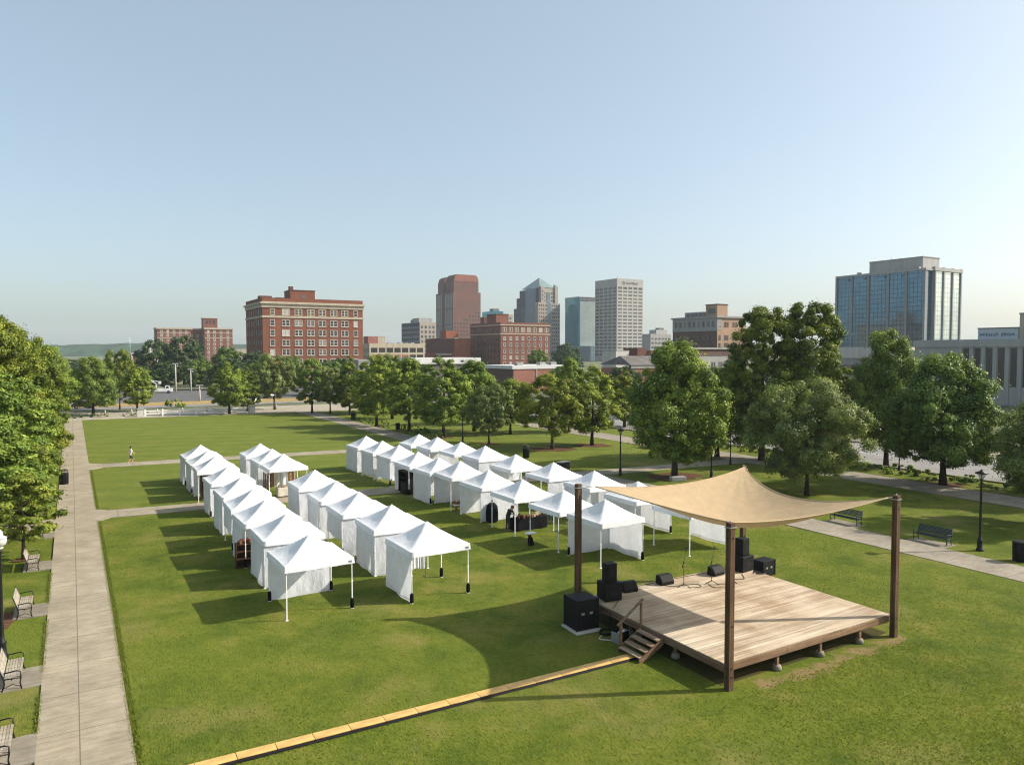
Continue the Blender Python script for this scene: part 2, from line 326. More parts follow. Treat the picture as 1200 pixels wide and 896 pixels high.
# ------------------------------------------------------------------ mesh builder
class MB:
    def __init__(s): s.v = []; s.f = []; s.mi = []; s.sm = []
    def add(s, vs, fs, m=0, smooth=False):
        o = len(s.v); s.v += [tuple(p) for p in vs]
        for f in fs: s.f.append(tuple(i+o for i in f)); s.mi.append(m); s.sm.append(smooth)
        return s
    def box(s, c, d, m=0, rz=0.0, rot=None, taper=1.0):
        x, y, z = d[0]/2, d[1]/2, d[2]/2
        mt = rot if rot is not None else Matrix.Rotation(rz, 3, 'Z')
        vs = []
        for sz, t in ((-1, 1.0), (1, taper)):
            for sx, sy in ((-1,-1), (1,-1), (1,1), (-1,1)):
                p = mt @ Vector((sx*x*t, sy*y*t, sz*z)); vs.append((p.x+c[0], p.y+c[1], p.z+c[2]))
        return s.add(vs, [(3,2,1,0), (4,5,6,7), (0,1,5,4), (1,2,6,5), (2,3,7,6), (3,0,4,7)], m)
    def span(s, a, b, m=0):
        return s.box([(a[i]+b[i])/2 for i in range(3)], [abs(b[i]-a[i]) for i in range(3)], m)
    def bar(s, a, b, w_, h_=None, m=0):
        a = Vector(a); b = Vector(b); d = b-a; h_ = h_ or w_
        q = d.to_track_quat('Z', 'Y').to_matrix()
        return s.box((a+b)/2, (w_, h_, d.length), m, rot=q)
    def tube(s, pts, rad, n=8, m=0, cap=True, smooth=True):
        pts = [Vector(p) for p in pts]
        if not isinstance(rad, (list, tuple)): rad = [rad]*len(pts)
        vs = []; fs = []
        ref = Vector((0, 0, 1))
        for i, p in enumerate(pts):
            d = (pts[min(i+1, len(pts)-1)] - pts[max(i-1, 0)]).normalized()
            r0 = Vector((1, 0, 0)) if abs(d.z) > .9 else ref
            u = d.cross(r0).normalized(); t = d.cross(u).normalized()
            for k in range(n):
                a = 2*PI*k/n; q = p + (u*math.cos(a) + t*math.sin(a))*rad[i]; vs.append(q)
        for i in range(len(pts)-1):
            for k in range(n):
                a, b = i*n+k, i*n+(k+1) % n
                fs.append((a, b, b+n, a+n))
        if cap:
            fs.append(tuple(range(n-1, -1, -1))); fs.append(tuple((len(pts)-1)*n+k for k in range(n)))
        return s.add(vs, fs, m, smooth)
    def lathe(s, prof, n=14, m=0, c=(0,0,0), smooth=True):
        vs = []; fs = []
        for r, z in prof:
            for k in range(n):
                a = 2*PI*k/n; vs.append((c[0]+r*math.cos(a), c[1]+r*math.sin(a), c[2]+z))
        for i in range(len(prof)-1):
            for k in range(n):
                a, b = i*n+k, i*n+(k+1) % n
                fs.append((a, b, b+n, a+n))
        fs.append(tuple(range(n-1, -1, -1))); fs.append(tuple((len(prof)-1)*n+k for k in range(n)))
        return s.add(vs, fs, m, smooth)
    def grid(s, fn, nu, nv, m=0, smooth=True):
        vs = [fn(i/nu, j/nv) for j in range(nv+1) for i in range(nu+1)]
        fs = [(j*(nu+1)+i, j*(nu+1)+i+1, (j+1)*(nu+1)+i+1, (j+1)*(nu+1)+i) for j in range(nv) for i in range(nu)]
        return s.add(vs, fs, m, smooth)
    def prism(s, poly, z0, z1, m=0):
        n = len(poly)
        vs = [(x, y, z0) for x, y in poly] + [(x, y, z1) for x, y in poly]
        fs = [tuple(range(n-1, -1, -1)), tuple(range(n, 2*n))] + [(i, (i+1) % n, (i+1) % n+n, i+n) for i in range(n)]
        return s.add(vs, fs, m)
    def mesh(s, name, mats):
        me = bpy.data.meshes.new(name)
        me.from_pydata(s.v, [], s.f)
        for x in (mats if isinstance(mats, (list, tuple)) else [mats]): me.materials.append(M[x] if isinstance(x, str) else x)
        me.polygons.foreach_set('material_index', s.mi); me.polygons.foreach_set('use_smooth', s.sm)
        me.update(); return me
    def build(s, name, mats, parent=None, loc=(0,0,0), rz=0.0):
        return link(name, s.mesh(name, mats), parent, loc, rz)

def link(name, me, parent=None, loc=(0,0,0), rz=0.0):
    o = bpy.data.objects.new(name, me); COL.objects.link(o)
    o.parent = parent; o.location = loc; o.rotation_euler = (0, 0, rz); return o
def bevel(o, wd=.02, seg=2):
    b = o.modifiers.new('bevel', 'BEVEL'); b.width = wd; b.segments = seg; b.limit_method = 'ANGLE'; return o
def tag(o, label, cat, group=None):
    o['label'] = label; o['category'] = cat
    if group: o['group'] = group
    return o
def thing(name, label, cat, loc=(0,0,0), rz=0.0, group=None):
    o = link(name, None, None, loc, rz); return tag(o, label, cat, group)
def struct(o, kind='structure'): o['kind'] = kind; return o
KIDS = {}
def copy_thing(src, loc, rz=None, label=None, scale=None):
    def rec(o, par):
        c = o.copy(); COL.objects.link(c); c.parent = par
        for ch in [x for x in o.children]: rec(ch, c)
        return c
    r = rec(src, None); r.location = loc
    if rz is not None: r.rotation_euler = (0, 0, rz)
    if scale is not None: r.scale = scale
    if label: r['label'] = label
    return r
def sheet(name, poly, z, mat, kind='structure', thick=.0):
    b = MB()
    if thick: b.prism(poly, z-thick, z)
    else: b.add([(x, y, z) for x, y in poly], [tuple(range(len(poly)))])
    return struct(b.build(name, mat), kind)
def rect(x0, y0, x1, y1): return [(x0,y0), (x1,y0), (x1,y1), (x0,y1)]

# ------------------------------------------------------------------ ground, paths, roads
sheet('ground', rect(-4200,-4200,4200,4200), -.06, 'terrain')
lb = MB()
lb.grid(lambda u, v: (-70+136*u, -15+163*v, .012*math.sin(u*23)+.012*math.sin(v*31+u*9)-.014), 68, 80)
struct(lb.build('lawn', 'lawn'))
# left promenade, as one slab with chamfered junctions to the cross paths
pl = [(-1.12,-6), (1.33,-6), (1.33,57.0), (1.9,57.75), (60.2,53.2), (60.2,55.9), (40.2,57.6), (24,58.75), (1.9,60.6), (1.33,61.3),
      (1.33,82.3), (2.4,83.25), (39.6,80.3), (39.6,82.9), (2.4,86.05), (1.33,86.9), (1.33,144.0), (-1.12,144.0)]
pm = MB()
pm.prism(rect(-1.12,-6,1.33,144), -.04, .03)
struct(pm.build('path', 'path'))
cm = MB()
cm.prism([(1.33,57.0), (2.1,57.85), (24,56.0), (60.2,53.0), (60.2,55.6), (24,58.7), (2.1,60.55), (1.33,61.4)], -.04, .026)
cm.prism([(1.33,82.3), (2.4,83.3), (36.4,80.6), (36.4,83.1), (2.4,86.0), (1.33,87.0)], -.04, .026)
cm.prism([(-1.12,56.2), (-1.12,59.2), (-9,58.6), (-9,56.8)], -.04, .026)
struct(cm.build('cross_path', 'path_cross'))
nm = MB()
nm.prism([(36.6,60.0), (39.3,60.0), (39.4,93), (39.7,126), (39.2,143), (36.0,143), (36.3,115), (36.2,88)], -.04, .022)
nm.prism([(40.6,-4), (43.45,-4), (43.45,33.5), (43.2,44), (42.2,54.2), (39.2,54.4), (40.4,44), (40.5,33)], -.04, .022)
struct(nm.build('side_path', 'pave'))
sheet('sidewalk', rect(59.6,8,63.8,100), .03, 'pave', thick=.08)
sheet('plaza', [(-12,143.2), (36,140.2), (60,139), (60,158), (-12,158)], .035, 'plaza', thick=.09)
sheet('street', rect(69.4,-40,84.5,400), .0, 'asphalt_old')
kb = MB(); kb.span((69.1,-40,-.04), (69.4,400,.13)); kb.span((84.5,-40,-.04), (84.8,400,.13)); struct(kb.build('kerb', 'pad'))
mk = MB()
for i in range(40): mk.box((77.0, -30+i*9, .006), (.14, 3.2, .004))
struct(mk.build('road_marking', 'paint'))
sheet('far_pavement', rect(84.8,-40,94.6,140), .05, 'pave', thick=.1)
sheet('cross_street', rect(-200,166,69.0,176), .0, 'asphalt_old')
sheet('far_lot', rect(-140,184,66,238), .0, 'asphalt')
sheet('median', [(-60,176.5), (66,170), (66,183), (-60,184)], .03, 'dry', thick=.08)
sheet('verge', rect(64.0,8,69.0,120), .01, 'lawn')
# bare earth round the stage and the tree rings
def blob(name, cx, cy, rx, ry, z, mat, seed, n=26):
    rr = random.Random(seed); ph = [rr.uniform(0, 6.28) for _ in range(3)]
    poly = []
    for k in range(n):
        a = 2*PI*k/n; q = 1+.16*math.sin(2*a+ph[0])+.10*math.sin(5*a+ph[1])+.07*math.sin(9*a+ph[2])
        poly.append((cx+rx*q*math.cos(a), cy+ry*q*math.sin(a)))
    return sheet(name, poly, z, mat)

# ------------------------------------------------------------------ hills on the horizon
def hills():
    b = MB(); rr = random.Random(3)
    n = 520
    a0, a1 = R(-75), R(80)
    def ring(d, hfun, z0):
        top = []
        for i in range(n+1):
            a = a0+(a1-a0)*i/n
            top.append((math.sin(a)*d, math.cos(a)*d, hfun(a, i)))
        vs = []
        for i, (x, y, h) in enumerate(top):
            k = 1.10
            vs += [(x*.93, y*.93, z0), (x*.965, y*.965, h*.75), (x, y, h), (x*k, y*k, z0)]
        fs = []
        for i in range(n):
            for k in range(3): fs.append((i*4+k, i*4+4+k, i*4+5+k, i*4+1+k))
        b.add(vs, fs, 0, True)
    def h1(a, i):
        base = 21+5*math.sin(a*7+.6)+3*math.sin(a*17)
        return max(14, base+3.0*noise.noise((i*.37, 0, 0))+2.4*rr.random())
    ring(1900, h1, -6)
    return struct(b.build('hills', 'hill_woods'))
hills()

# ------------------------------------------------------------------ trees
def crown_mesh(name, seed, Rad, z0, H, prof, ncl, nl, ls, mat, spread=.30, flat=.85, sub=3):
    """leaf cards gathered in clumps through the crown's volume"""
    g = np.random.default_rng(seed)
    cen = []; rad = []
    tries = 0
    while len(cen) < ncl and tries < 20000:
        tries += 1
        t = g.random(); r = prof(t)
        if g.random() > r: continue
        a = g.random()*2*PI; q = math.sqrt(g.random())*.62+.38
        q = min(q, 1.0)
        wob = 1+.15*math.sin(3*a+seed+t*3)+.13*math.sin(5*a+seed*2+t*7)+.10*math.sin(9*a+seed-t*11)
        c = (math.cos(a)*q*r*Rad*wob, math.sin(a)*q*r*Rad*wob, z0+t*H)
        rc = Rad*g.choice([g.uniform(.06,.11), g.uniform(.10,.20)])
        cen.append(c); rad.append(rc)
    cen = np.array(cen); rad = np.array(rad); K = len(cen)
    wts = rad**2/np.sum(rad**2)
    idx = g.choice(K, size=nl, p=wts)
    d = g.normal(size=(nl, 3)); d /= np.linalg.norm(d, axis=1)[:, None]
    rr = (g.random(nl)**.45)[:, None]*rad[idx][:, None]*np.where(g.random(nl) < .16, g.uniform(1.1, 1.9, nl), 1.0)[:, None]
    P = cen[idx] + d*rr*np.array([1, 1, flat])
    core = np.array([0, 0, z0+H*.42])
    outv = P-core; outv /= np.linalg.norm(outv, axis=1)[:, None]
    N = d*.85+outv*.25+g.normal(size=(nl, 3))*spread+np.array([0, 0, .2]); N /= np.linalg.norm(N, axis=1)[:, None]
    T = np.cross(N, g.normal(size=(nl, 3))); T /= np.linalg.norm(T, axis=1)[:, None]
    B = np.cross(N, T)
    L = ls*g.uniform(.65, 1.35, nl)[:, None]; W = L*.62
    fold = N*L*.12
    v0 = P-T*L*.5; v1 = P+B*W*.5+fold; v2 = P+T*L*.5; v3 = P-B*W*.5+fold
    V = np.stack([v0, v1, v2, v3], 1).reshape(-1, 3)
    me = bpy.data.meshes.new(name)
    me.vertices.add(nl*4); me.vertices.foreach_set('co', V.astype(np.float32).ravel())
    me.loops.add(nl*4); me.loops.foreach_set('vertex_index', np.arange(nl*4, dtype=np.int32))
    me.polygons.add(nl); me.polygons.foreach_set('loop_start', np.arange(0, nl*4, 4, dtype=np.int32))
    me.polygons.foreach_set('loop_total', np.full(nl, 4, dtype=np.int32))
    tint = np.clip(g.normal(.5, .21, K)[idx]+g.normal(0, .18, nl), 0, 1)
    at = me.attributes.new('tint', 'FLOAT', 'FACE'); at.data.foreach_set('value', tint.astype(np.float32))
    me.materials.append(M[mat]); me.update(); me.validate()
    return me, cen
def trunk_mesh(name, cen, z0, H, r0, mat, seed, nb=12, lean=.0):
    rr = random.Random(seed); b = MB()
    top = z0+H*.72
    pts = []; rad = []
    for k in range(8):
        t = k/7; pts.append((lean*t*t+.10*math.sin(t*5+seed)*t, .10*math.cos(t*4+seed)*t, top*t)); rad.append(r0*((1.35 if k == 0 else 1.0))*(1-.82*t)+.015)
    b.tube(pts, rad, 9)
    cs = [c for c in cen]; rr.shuffle(cs)
    for c in cs[:nb]:
        h = max(z0*.75, min(c[2]-rr.uniform(.5, 1.6), top*.9)); t = h/top
        s = Vector((lean*t*t, 0, h)); e = Vector(c)
        m = s.lerp(e, .5)+Vector((0, 0, -.12*(e-s).length+.2))
        q = r0*(1-.82*t)*.55+.012
        b.tube([s, m, e], [q, q*.6, q*.2], 6)
    return b.mesh(name, mat)
oval = lambda t: max(.05, math.sin(PI*(.10+.88*t))**.62*(1.0-.28*t))
roundp = lambda t: max(.05, math.sin(PI*(.06+.90*t))**.55)
tallp = lambda t: max(.05, (math.sin(PI*(.10+.84*t))**.6)*(.95 if t < .55 else .82))
conep = lambda t: max(.06, (1-t)**.62*min(1, .35+t*4))
widep = lambda t: max(.05, math.sin(PI*(.13+.85*t))**.5*(1-.38*t))
KT = {}
def kind(key, seed, Rad, z0, H, prof, ncl, nl, ls, leaf, bark, r0, **k):
    me, cen = crown_mesh('crown', seed, Rad, z0, H, prof, ncl, nl, ls, leaf, **k)
    tr = trunk_mesh('trunk', cen, z0, H, r0, bark, seed)
    KT[key] = (me, tr, Rad, z0+H)
kind('maple', 11, 3.2, 1.9, 7.6, oval, 190, 42000, .19, 'leaf_mid', 'bark_dark', .17)
kind('maple_b', 12, 3.2, 1.8, 7.6, oval, 180, 42000, .19, 'leaf_mid', 'bark_dark', .16)
kind('maple_l', 13, 3.4, 1.9, 6.4, roundp, 180, 40000, .19, 'leaf_light', 'bark', .15)
kind('round_o', 14, 3.0, 1.7, 5.2, roundp, 150, 36000, .16, 'leaf_olive', 'bark', .13)
kind('oak', 15, 4.4, 1.7, 10.2, oval, 330, 95000, .20, 'leaf_mid', 'bark', .26)
kind('poplar', 16, 4.0, 2.4, 14.0, tallp, 340, 95000, .21, 'leaf_light', 'bark', .30)
kind('broad', 17, 4.8, 2.1, 9.0, widep, 320, 95000, .20, 'leaf_dark', 'bark_dark', .26)
kind('bushy', 18, 4.2, 1.5, 7.2, roundp, 320, 95000, .15, 'leaf_olive', 'bark_dark', .16)
kind('pear', 19, 2.4, 1.3, 8.2, conep, 150, 32000, .19, 'leaf_light', 'bark', .14)
kind('elm', 20, 4.4, 1.9, 10.5, roundp, 300, 90000, .18, 'leaf_light', 'bark', .24, flat=.68)
kind('elm_d', 21, 4.4, 1.9, 10.5, oval, 120, 36000, .23, 'leaf_mid', 'bark_dark', .24, flat=.75)
kind('young', 22, 2.3, 1.35, 3.3, widep, 110, 18000, .15, 'leaf_light', 'bark', .08, flat=.45)
kind('far', 23, 4.0, 1.2, 8.0, roundp, 200, 15000, .34, 'leaf_far', 'bark_dark', .22)
kind('far_b', 24, 4.0, 1.2, 8.0, oval, 200, 15000, .34, 'leaf_dark', 'bark_dark', .22)
def tree(key, x, y, h, r, label, group='park trees', rz=None, cat='tree', name='tree'):
    cme, tme, R0, H0 = KT[key]
    t = thing(name, label, cat, (x, y, 0), rz if rz is not None else random.uniform(0, 6.28), group)
    t.scale = (r/R0, r/R0, h/H0)
    link('crown', cme, t); link('trunk', tme, t)
    return t
def ring(x, y, r, seed): blob('mulch_bed', x, y, r, r, .012, 'soil', seed)

# middle row along the diagonal path
tree('maple', 24.6,142.3, 9.2,3.8, 'round green park tree behind the right end of the white rail barrier')
tree('pear', 28.6,146.6, 8.6,2.7, 'narrow yellow-green tree just right of the white rail barrier')
tree('round_o', 34.0,148.2, 10.6,3.8, 'dull olive tree in front of the big brick building, left corner')
tree('maple_b', 38.1,136.5, 9.8,3.5, 'dark tree below the middle of the big brick building')
tree('round_o', 41.0,134.8, 8.4,3.1, 'small olive tree between two darker trees below the big brick building')
tree('pear', 42.9,129.4, 10.6,3.3, 'light green conical tree at the top end of the shrub-lined path')
tree('maple', 39.9,107.6, 10.4,4.1, 'green tree beside the path, just left of the row of four tallest park maples')
tree('maple_b', 41.6,99.0, 10.1,3.9, 'dark green tree on the shrub-lined path behind the far white tents')
tree('maple', 42.6,89.6, 10.3,4.5, 'broad green tree directly behind the third tent row')
tree('maple_b', 49.5,94.0, 9.8,4.2, 'green tree standing behind the broad one, low white roof beyond')
tree('round_o', 44.3,80.2, 7.2,2.9, 'small round olive tree with thin trunk behind the fourth tent row')
tree('maple_b', 52.0,88.0, 7.4,3.2, 'dark tree half hidden behind the small olive tree')
tree('maple_l', 48.3,72.1, 8.5,4.1, 'bright round maple on open grass left of the tall black lamp post')
tree('maple', 54.4,72.5, 9.4,3.7, 'dark green maple with a mulch ring beside the bright round maple')
tree('maple_b', 60.5,86.0, 10.2,3.0, 'tree with high top rising between the bright maple and the pink brick shed')
tree('pear', 71.9,87.7, 8.6,3.4, 'pale slim street tree left of the great oak-like tree')
tree('oak', 47.4,50.6, 12.2,4.4, 'great dense oak-like tree standing behind the shade sail')
tree('poplar', 62.0,53.2, 16.0,3.9, 'tallest tree, left one of the two bright plume-like crowns')
tree('poplar', 65.8,50.4, 16.4,4.1, 'tallest tree, right one of the two bright plume-like crowns', rz=1.1)
tree('broad', 60.0,57.5, 9.5,4.2, 'dark low tree filling the gap beneath the plume-like crowns')
tree('bushy', 50.3,38.6, 8.9,4.3, 'rounded olive tree with fine leaves just right of the sail peak')
tree('broad', 70.2,44.6, 13.2,3.9, 'dark tree below the left half of the glass office block')
tree('broad', 64.2,35.6, 11.0,4.9, 'wide dark tree with thick trunk in front of the concrete building', rz=.6)
tree('broad', 68.5,26.0, 11.5,4.6, 'dark tree cut by the right picture edge beside the street', rz=2.2)
tree('bushy', 55.6,23.3, 8.4,3.6, 'low hanging olive tree at the right picture edge by the lamp post', rz=3.0)
for k, (x, y, r_) in enumerate([(54.4,72.5,2.0), (64.2,35.6,1.5), (42.6,89.6,1.3), (39.9,107.6,1.2), (48.3,72.1,2.3), (47.4,50.6,2.3), (41.6,99.0,1.2), (44.3,80.2,1.2), (-3.6,38.4,1.5), (-2.5,48.7,.5)]): ring(x, y, r_, k+40)
tree('maple', 46.5,118.0, 10.6,4.2, 'full green tree in the second line behind the shrub-lined path')
tree('maple_b', 55.0,103.0, 8.8,3.4, 'dark green tree in the second line before the low white roof')
tree('maple', 50.0,132.0, 10.5,4.4, 'green tree in the second line below the loft building')
# left avenue
tree('maple_l', -3.5,58.5, 5.4,2.7, 'low bright tree hugging the promenade edge just past the young tree')
tree('maple', -3.7,66.5, 6.0,2.9, 'low mid green tree hugging the promenade edge opposite the tent shadows')
tree('maple_l', -3.7,77.5, 6.4,2.9, 'low bright tree at the promenade edge just past the trash bin')
tree('maple', -3.9,87.0, 6.8,3.2, 'low darker tree at the promenade edge beyond the far cross path')
tree('young', -4.6,45.2, 3.6,1.9, 'low leafy sapling at the left picture edge behind the white globe lamp')
tree('young', -2.5,48.7, 4.7,2.35, 'small young tree with spreading tips between the first benches and the bin')
tree('elm_d', -5.0,54.5, 7.6,4.0, 'dark lower tree at the left picture edge above the young tree')
tree('elm_d', -4.8,62.5, 9.4,4.5, 'large green tree overhanging the promenade just before the bin')
tree('elm_d', -4.9,71.5, 9.8,4.6, 'mid green tree overhanging the promenade past the bin')
tree('elm', -6.6,82.0, 15.0,4.8, 'highest tree at the left picture edge against the sky', rz=2.0)
tree('elm', -4.8,93.0, 12.6,4.5, 'bright yellow-green tall tree on the left side of the promenade', rz=4.0)
tree('elm_d', -5.0,106.0, 12.8,4.6, 'dark tall tree well down the left side of the promenade')
tree('elm_d', -4.2,122.0, 12.6,4.8, 'dark rounded tree at the far left end of the promenade', rz=1.0)
tree('elm_d', -9.5,137.0, 13.5,5.5, 'tall dark tree behind the far end of the left avenue', rz=2.0)
tree('broad', 3.2,150.9, 10.2,4.5, 'dark dome-shaped tree closing the far end of the promenade')
tree('maple_l', 8.0,163.6, 11.4,3.2, 'bright tall tree behind the dome-shaped one, by the street')
tree('maple', 10.6,157.4, 8.1,3.4, 'green round tree beside the left end of the white rail barrier')
tree('maple_b', -3.5,158.0, 12.0,4.5, 'tree showing just left of the dome-shaped one')
# trees between the park and the city
FT = [(16,237,7,4.5), (24,242,8,5), (33,237,9,5.2), (41,233,9,5), (50,231,9,5), (33,274,16,7), (44,256,13,6), (52,252,11,6), (62,246,10,5), (26,292,15,7), (14,280,6.5,5), (72,226,9,5), (88,230,9,5), (100,238,9,5),
      (156.6,244,12.2,5), (190,271,11,5.5), (58,190,9,5), (74,176,9,5), (62,164,9,4.5), (80,160,7.0,4), (104,150,8,5), (98,120,8,4.5), (104,105,8,5), (90,96,9,4.5), (112,92,8,4.5), (86,78,10,4.5), (116,122,8,5),
      (230,330,15,8), (-30,200,14,7), (-14,260,14,7), (-4,268,8,5), (6,275,6.5,5), (40,192,8,4), (100,66,8,4.5), (92,62,8,4), (91,70,9,4.5), (16,420,6.5,7), (0,430,7,7), (24,395,6,7), (-20,420,15,9)]
for i, (x, y, h, r_) in enumerate(FT):
    tree('far' if i % 2 else 'far_b', x, y, h, r_, 'dark distant tree in the belt of green between park and city buildings', 'trees between the park and the city')

# ------------------------------------------------------------------ shrubs and hedges
def shrub_mesh(seed, r, h, n=1600, ls=.14, mat='leaf_dark'):
    me, _ = crown_mesh('shrub', seed, r, .05, h, lambda t: max(.1, math.sqrt(max(0, 1-(t*.95)**2))), 14, n, ls, mat, flat=.8); return me
SH = [shrub_mesh(60+i, .62, .85, 2200, .13, 'leaf_dark') for i in range(3)]
for i, (x, y, s) in enumerate([(40.5,114.6,1.2), (40.1,111.0,.95), (40.8,107.0,1.1), (40.3,104.6,.9), (40.5,98.6,1.1), (40.3,96.8,1.0), (40.9,94.6,1.5), (41.4,92.6,1.2), (41.2,88.4,1.1), (40.6,119.4,.9)]):
    o = link('shrub', SH[i % 3], None, (x, y, 0), i*1.7); o.scale = (s, s, s)
    tag(o, 'dark rounded shrub in the line along the diagonal path', 'shrub', 'shrubs along the diagonal path')
HS = [shrub_mesh(70+i, 1.3, .75, 3200, .13, m) for i, m in enumerate(('leaf_olive', 'leaf_mid'))]
for i in range(22):
    y = 15+i*2.9; o = link('shrub', HS[i % 2], None, (66.8+.5*math.sin(i*2.1), y, 0), i); o.scale = (1.1, 1.25, .85+.25*(i % 3 == 0))
    tag(o, 'low spreading shrub in the planted strip beside the street', 'shrub', 'low shrubs beside the street')
o = link('shrub', HS[1], None, (18.1,165.3,0), 0); o.scale = (1.5,1.5,2.2); tag(o, 'clipped green bush alone on the dry grass median', 'shrub')
for i in range(9):
    o = link('shrub', SH[i % 3], None, (-2.0+i*1.35+(2.4 if i > 5 else 0), 147.0+.3*(i % 2), 0), i); o.scale = (1.3,1.2,.8)
    tag(o, 'low dark hedge shrub under the trees at the end of the promenade', 'shrub', 'hedge at the end of the promenade')
for i in range(11):
    o = link('shrub', HS[i % 2], None, (86.5+.4*(i % 2), 40+i*4.4, .05), i); o.scale = (1,1.7,1.5)
    tag(o, 'hedge shrub in front of the buildings across the street', 'shrub', 'hedge across the street')

# ------------------------------------------------------------------ grass
def grass_mesh(n, boxes, seed, hmin, hmax):
    g = np.random.default_rng(seed)
    area = np.array([(b[2]-b[0])*(b[3]-b[1]) for b in boxes]); pick = g.choice(len(boxes), n, p=area/area.sum())
    bx = np.array(boxes)[pick]
    X = bx[:, 0]+(bx[:, 2]-bx[:, 0])*g.random(n); Y = bx[:, 1]+(bx[:, 3]-bx[:, 1])*(g.random(n)**(1.9 if n > 50000 else 1)); hid = (X > 18.6)&(X < 28.9)&(Y > 17.3)&(Y < 26.2)&(n > 50000); Y[hid] = 10+7*g.random(int(hid.sum()))
    h = g.uniform(hmin, hmax, n); a = g.random(n)*2*PI; wd = g.uniform(.012, .03, n)
    lean = g.normal(0, .6, (n, 2))*h[:, None]
    z0 = np.full(n, -.015)
    p0 = np.stack([X-np.cos(a)*wd, Y-np.sin(a)*wd, z0], 1); p1 = np.stack([X+np.cos(a)*wd, Y+np.sin(a)*wd, z0], 1)
    p2 = np.stack([X+lean[:, 0], Y+lean[:, 1], h], 1)
    V = np.stack([p0, p1, p2], 1).reshape(-1, 3)
    me = bpy.data.meshes.new('grass')
    me.vertices.add(n*3); me.vertices.foreach_set('co', V.astype(np.float32).ravel())
    me.loops.add(n*3); me.loops.foreach_set('vertex_index', np.arange(n*3, dtype=np.int32))
    me.polygons.add(n); me.polygons.foreach_set('loop_start', np.arange(0, n*3, 3, dtype=np.int32)); me.polygons.foreach_set('loop_total', np.full(n, 3, dtype=np.int32))
    at = me.attributes.new('tint', 'FLOAT', 'FACE'); at.data.foreach_set('value', np.clip(g.normal(.45, .2, n), 0, 1).astype(np.float32))
    me.materials.append(M['grass_blade']); me.update(); return me
struct(link('grass', grass_mesh(150000, [(1.42,10,40.4,60)], 5, .008, .03)), 'stuff')
struct(link('edge_grass', grass_mesh(26000, [(1.26,16,1.5,57), (1.28,61.4,1.5,82), (-1.2,20,-1.06,24.0), (-1.2,26,-1.06,29), (-1.2,31,-1.06,37), (-1.2,39.4,-1.06,45)], 6, .03, .075)), 'stuff')
# ------------------------------------------------------------------ market tents
HW = 1.52; EAVE = 2.34; APEX = 3.27
def canopy_mesh(seed):
    b = MB(); n = 24; rr = random.Random(seed); ox = rr.random()*50
    def top(u, v):
        x = 2*u-1; y = 2*v-1; m = max(abs(x), abs(y)); lo = min(abs(x), abs(y))
        z = EAVE+(APEX-EAVE)*(1-m)**1.28
        side = 1-(lo/m if m > 1e-6 else 1)
        z -= .075*math.sin(PI*m)*side
        z += .018*noise.noise((x*3+ox, y*3, 1.0))*m*(1.2-m)*3
        bow = 1-.018*math.cos(PI*lo/2)*(m**3)
        return (x*HW*bow, y*HW*bow, z)
    b.grid(top, n, n)
    def val(u, v):
        s = u*4; k = int(min(3, s)); t = s-k
        c = [(-1,-1), (1,-1), (1,1), (-1,1)]; a = c[k]; d = c[(k+1) % 4]
        x = a[0]+(d[0]-a[0])*t; y = a[1]+(d[1]-a[1])*t
        f = 1.004+.012*v*(1+.8*noise.noise((x*3+ox, y*3, v)))-.018*math.sin(PI*t)*(1-v)
        return (x*HW*f, y*HW*f, EAVE-.27*v+.004-.012*math.sin(PI*t)*v)
    b.grid(val, 64, 3)
    # hem line: a narrow fold standing proud of the valance
    def hem(u, v):
        p = val(u, .86+.06*v); return (p[0]*1.006, p[1]*1.006, p[2])
    b.grid(hem, 64, 1)
    return b.mesh('canopy', 'white_cloth')
CAN = [canopy_mesh(i) for i in range(4)]
def leg_mesh():
    b = MB(); b.span((-.022,-.022,.02), (.022,.022,1.25)); b.span((-.017,-.017,1.25), (.017,.017,EAVE-.03)); b.span((-.06,-.06,0), (.06,.06,.02))
    b.span((-.03,-.03,1.2), (.03,.03,1.3)); b.span((-.035,-.035,EAVE-.12), (.035,.035,EAVE-.04)); return b.mesh('leg', 'white_metal')
LEG = leg_mesh()
def weight_mesh():
    b = MB(); b.lathe([(.04,.02), (.066,.04), (.07,.25), (.066,.44), (.04,.48)], 10); b.span((-.085,-.03,.05), (-.04,.03,.4)); b.span((.04,-.03,.05), (.085,.03,.4)); return b.mesh('weight_bag', 'black_cloth')
WGT = weight_mesh()
def truss_mesh():
    b = MB()
    for s in (-1, 1):
        for ax in (0, 1):
            for i in range(4):
                t0 = -1.44+i*.72; t1 = t0+.72; z0, z1 = (EAVE-.08, EAVE-.33) if i % 2 else (EAVE-.33, EAVE-.08)
                p = lambda t, z: (t, s*1.45, z) if ax == 0 else (s*1.45, t, z)
                b.bar(p(t0, z0), p(t1, z1), .025); b.bar(p(t0, z1), p(t1, z0), .02)
    b.bar((-1.4,-1.4,EAVE-.1), (0,0,EAVE+.35), .025); b.bar((1.4,1.4,EAVE-.1), (0,0,EAVE+.35), .025); b.bar((1.4,-1.4,EAVE-.1), (0,0,EAVE+.35), .025); b.bar((-1.4,1.4,EAVE-.1), (0,0,EAVE+.35), .025)
    b.span((-.03,-.03,EAVE+.2), (.03,.03,APEX-.05)); return b.mesh('roof_truss', 'white_metal')
TRU = truss_mesh()
